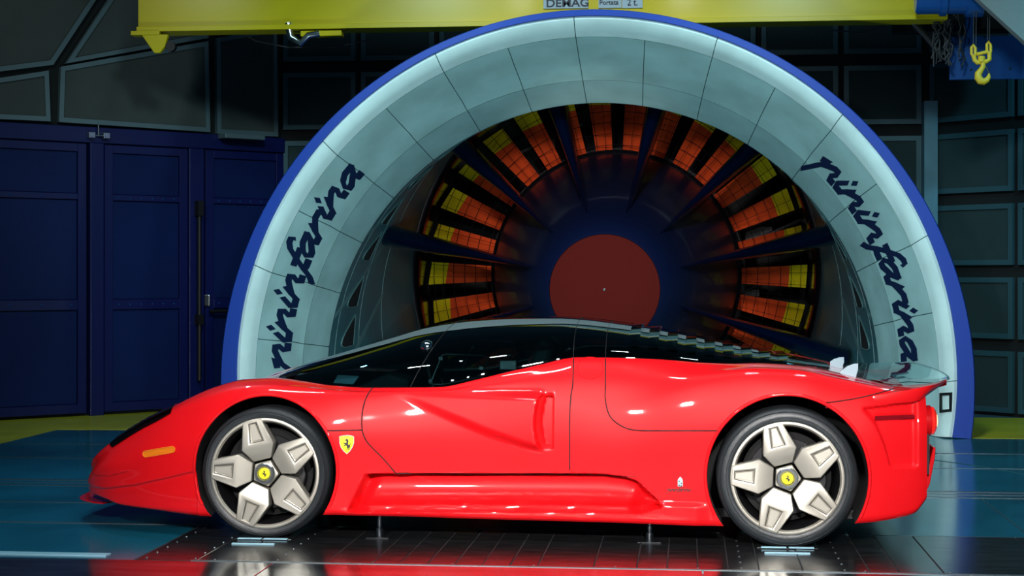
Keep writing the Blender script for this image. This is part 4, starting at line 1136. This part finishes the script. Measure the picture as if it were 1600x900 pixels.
# ---------------------------------------------------------------- wheels
def make_wheel(wd, cen, width, sgn, rot0, steer=0.0):
    """mesh origin at the outer face centre; outer face towards -Y (sgn=1)"""
    R, rim = wd['R'], wd['rim']; hw = width
    tr = .014
    prof = [(rim-.012, .016),(rim+.000, .004),(rim+.012, .000),(rim+.028, -.002),(R-.024, .004),(R-.010, .013),(R-.003, .026),(R, .045),(R, hw-.045),(R-.003, hw-.026),(R-.012, hw-.010),(rim+.01, hw),(rim-.012, hw-.01)]
    rimp = [(rim+.002,.010),(rim+.001,.000),(rim-.004,-.003),(rim-.012,-.002),(rim-.016,.004),(rim-.020,.010)]
    barp = [(rim-.020,.010),(rim-.030,.030),(rim-.034,.10),(rim-.05,.16),(rim-.045,hw-.02),(rim-.01,hw-.005)]
    q = empty('hold', (0,0,0)); bpy.data.objects.remove(q)
    rimo = MB().lathe(rimp, (0,0,0), 'Y', 96).build('wheel', M['rim'], None, smooth=40)
    rimo.parent = car; rimo.location = Vector(cen)-Vector((0, CY, 0)); rimo.rotation_euler = (0, 0, steer if sgn > 0 else PI)
    if sgn < 0: rimo.location.y = (2*CY-cen[1])-CY
    kids = []
    def kid(o): 
        o.parent = rimo; kids.append(o); return o
    ty = kid(MB().lathe(prof, (0,0,0), 'Y', 128).build('tyre', M['rubber'], None, smooth=40))
    # tread grooves
    tg = MB()
    for gy_ in (hw*.27, hw*.5, hw*.73):
        tg.lathe([(R+.0012, gy_-.005),(R+.0012, gy_+.005)], (0,0,0), 'Y', 96)
    for k in range(72):
        a = 2*PI*k/72; ca, sa = math.cos(a), math.sin(a); e = Vector((-sa,0,ca))*.0022; b0 = Vector((ca,0,sa))
        for (y0, y1) in ((.020, hw*.22), (hw*.78, hw-.02)):
            r0 = R-.004 if y0 < .05 else R+.0012; r1 = R+.0012 if y0 < .05 else R-.004
            p0 = b0*r0+Vector((0,y0,0)); p1 = b0*r1+Vector((0,y1,0))+Vector((-sa,0,ca))*.012
            tg.add([p0-e, p0+e, p1+e, p1-e], [(0,1,2,3)])
    kid(tag(tg.build('tread_grooves', M['well'], None), kind='stuff'))
    kid(MB().lathe(barp, (0,0,0), 'Y', 96).build('rim_barrel', M['disc'], None, smooth=40))
    # barrel dark + brake disc
    kid(MB().lathe([(.0001,.115),(rim-.055,.115)], (0,0,0), 'Y', 64).build('wheel_back', M['well'], None))
    kid(MB().lathe([(.07,.085),(.19,.085),(.19,.11),(.07,.11)], (0,0,0), 'Y', 64, closed=True).build('brake_disc', M['disc'], None, smooth=40))
    MBc = MB().prism([(.10,.06,.06),(.18,.06,.10),(.20,.06,-.02),(.18,.06,-.10),(.11,.06,-.07)], (0,.05,0)); kid(MBc.build('brake_caliper', M['black'], None, bevel=.008))
    # raised sidewall rings
    for rr in (rim+.022, R-.020): ty2 = MB().lathe([(rr-.0015,-.0022),(rr,-.0036),(rr+.0015,-.0022)], (0,0,0), 'Y', 96).build('sidewall_ring', M['rubber'], None, smooth=60); kid(ty2)
    r1 = rim
    for k in range(5):
        a = math.radians(rot0-72*k); ca, sa = math.cos(a), math.sin(a)
        def P(r, s, d): return (r*ca-s*sa, d, r*sa+s*ca)
        f = r1
        oc = [(.975*f, .175*f), (.50*f, .305*f), (.245*f, .165*f)]
        h1, h0 = -.016, .012
        # face ring points
        A = [P(oc[0][0], oc[0][1], h1+.006), P(oc[1][0], oc[1][1], h1), P(oc[1][0], -oc[1][1], h1), P(oc[0][0], -oc[0][1], h1+.006)]
        B = [P(oc[2][0], oc[2][1], h0), P(oc[2][0], -oc[2][1], h0)]
        T = [P(.94*f, .075*f, h1+.005), P(.575*f, .135*f, h1+.0), P(.575*f, -.135*f, h1+.0), P(.94*f, -.075*f, h1+.005)]
        Tb = [P(.925*f, .055*f, h1+.013), P(.60*f, .105*f, h1+.012), P(.60*f, -.105*f, h1+.012), P(.925*f, -.055*f, h1+.013)]
        dep = .055
        bot = [(p[0], dep, p[2]) for p in (A[0], A[1], B[0], B[1], A[2], A[3])]
        vs = A+B+T+Tb+bot     # 0-3,4-5,6-9,10-13,14-19
        fs = [(0,1,7,6),(1,2,8,7),(2,3,9,8),(3,0,6,9),(6,7,11,10),(7,8,12,11),(8,9,13,12),(9,6,10,13),(10,11,12,13),(1,4,5,2),
              (0,14,15,1),(1,15,16,4),(4,16,17,5),(5,17,18,2),(2,18,19,3),(3,19,14,0),(14,19,18,17,16,15)]
        sp = mesh_obj('spoke', vs, fs, M['rim'], None, smooth=24, bevel=.0045, segs=2); kid(sp)
        # lighter raised panel in the recess
        T2 = [P(.915*f, .046*f, h1+.008), P(.615*f, .090*f, h1+.007), P(.615*f, -.090*f, h1+.007), P(.915*f, -.046*f, h1+.008)]
        Ex = [(p[0], h1+.014, p[2]) for p in T2]
        pn = mesh_obj('spoke_inlay', T2+Ex, [(0,1,2,3),(0,4,5,1),(1,5,6,2),(2,6,7,3),(3,7,4,0)], M['rim'], None, bevel=.0015, segs=1); kid(pn)
        # outline groove
        gpt = [Vector(t_)+Vector((0,.004,0)) for t_ in T]; 
        kid(MB().tube([Vector(a_).lerp(Vector(b_), .45)+Vector((0,-.0005,0)) for a_, b_ in zip(T, Tb)], .0020, 4, closed=True).build('spoke_groove', M['black'], None))
    # pentagon hub
    pent = [( .25*r1*math.cos(math.radians(rot0+36+72*k)), .004, .25*r1*math.sin(math.radians(rot0+36+72*k))) for k in range(5)]
    kid(MB().prism(pent, (0,.05,0)).build('hub_centre', M['rim'], None, bevel=.005))
    kid(MB().lathe([(.054,.006),(.054,-.010),(.049,-.015),(.036,-.015),(.031,-.008),(.026,-.008)], (0,0,0), 'Y', 40).build('hub_nut', M['alu'], None, smooth=40))
    cp_ = MB().lathe([(.029,-.006),(.029,-.012),(.026,-.015),(.0001,-.016)], (0,0,0), 'Y', 40).build('hub_cap', M['yellow_badge'], None, smooth=40); kid(cp_)
    hp = [(-.0115+.025*a, -.0162, -.017+.034*b) for a, b in HORSE]
    he = poly_fill('hub_emblem', hp, (0,-1,0), M['black'], None, .001); kid(he)
    rimo['wd'] = 0; del rimo['wd']
    return rimo
wf = make_wheel(WF_, (WF_['x'], .012, .338), .25, 1, 104, 0)
wrr = make_wheel(WR_, (WR_['x'], -.012, .349), .32, 1, 105.5, 0)
make_wheel(WF_, (WF_['x'], .03, .338), .25, -1, 104)
make_wheel(WR_, (WR_['x'], .01, .349), .32, -1, 104)

# ================================================================== SUPPORTS UNDER THE CAR
for i, (px, lab) in enumerate(((593, 'thin steel jack post under the sill just behind the front wheel'), (1015, 'thin steel jack post under the sill just ahead of the rear wheel'))):
    g = WF(px, 848 if i == 0 else 853); g.y = .13; g = W(px, 845, .13); g.z = 0
    j = empty('jack_post', g); tag(j, lab, 'jack', 'steel jack posts under the car')
    zt = float(zb(g.x))+.004
    MB().lathe([(.0001,.006),(.020,.006),(.020,.05),(.014,.055),(.013,zt-.03),(.009,zt-.028),(.009,zt-.004),(.0001,zt-.004)], g, 'Z', 24).build('post', M['chrome'], j, smooth=40)
    MB().box((g.x-.035, g.y-.03, zt-.012), (g.x+.035, g.y+.03, zt-.004)).build('top_plate', M['alu'], j, bevel=.002)
    MB().box((g.x-.06, g.y-.07, .003), (g.x+.06, g.y+.07, .009)).build('foot_plate', M['steelplate'], j, bevel=.002)
for w_, lab in ((WF_, 'pale wheel pad with slots under the front tyre'), (WR_, 'pale wheel pad with slots under the rear tyre')):
    x_ = w_['x']; p = empty('wheel_pad', (x_, .1, 0)); tag(p, lab, 'floor pad')
    MB().box((x_-.15, -.03, .002), (x_+.15, .30, .0065)).build('pad_plate', M['steelplate'], p, bevel=.002, segs=1)
    for k in range(2): MB().box((x_-.13+.135*k, -.045, .006), (x_-.13+.135*k+.125, -.015, .012)).build('slot_bar', M['pad'], p, bevel=.002, segs=1)
    MB().box((x_-.12, -.19, .002), (x_+.10, -.17, .010)).build('slot_bar', M['pad'], p, bevel=.002, segs=1)
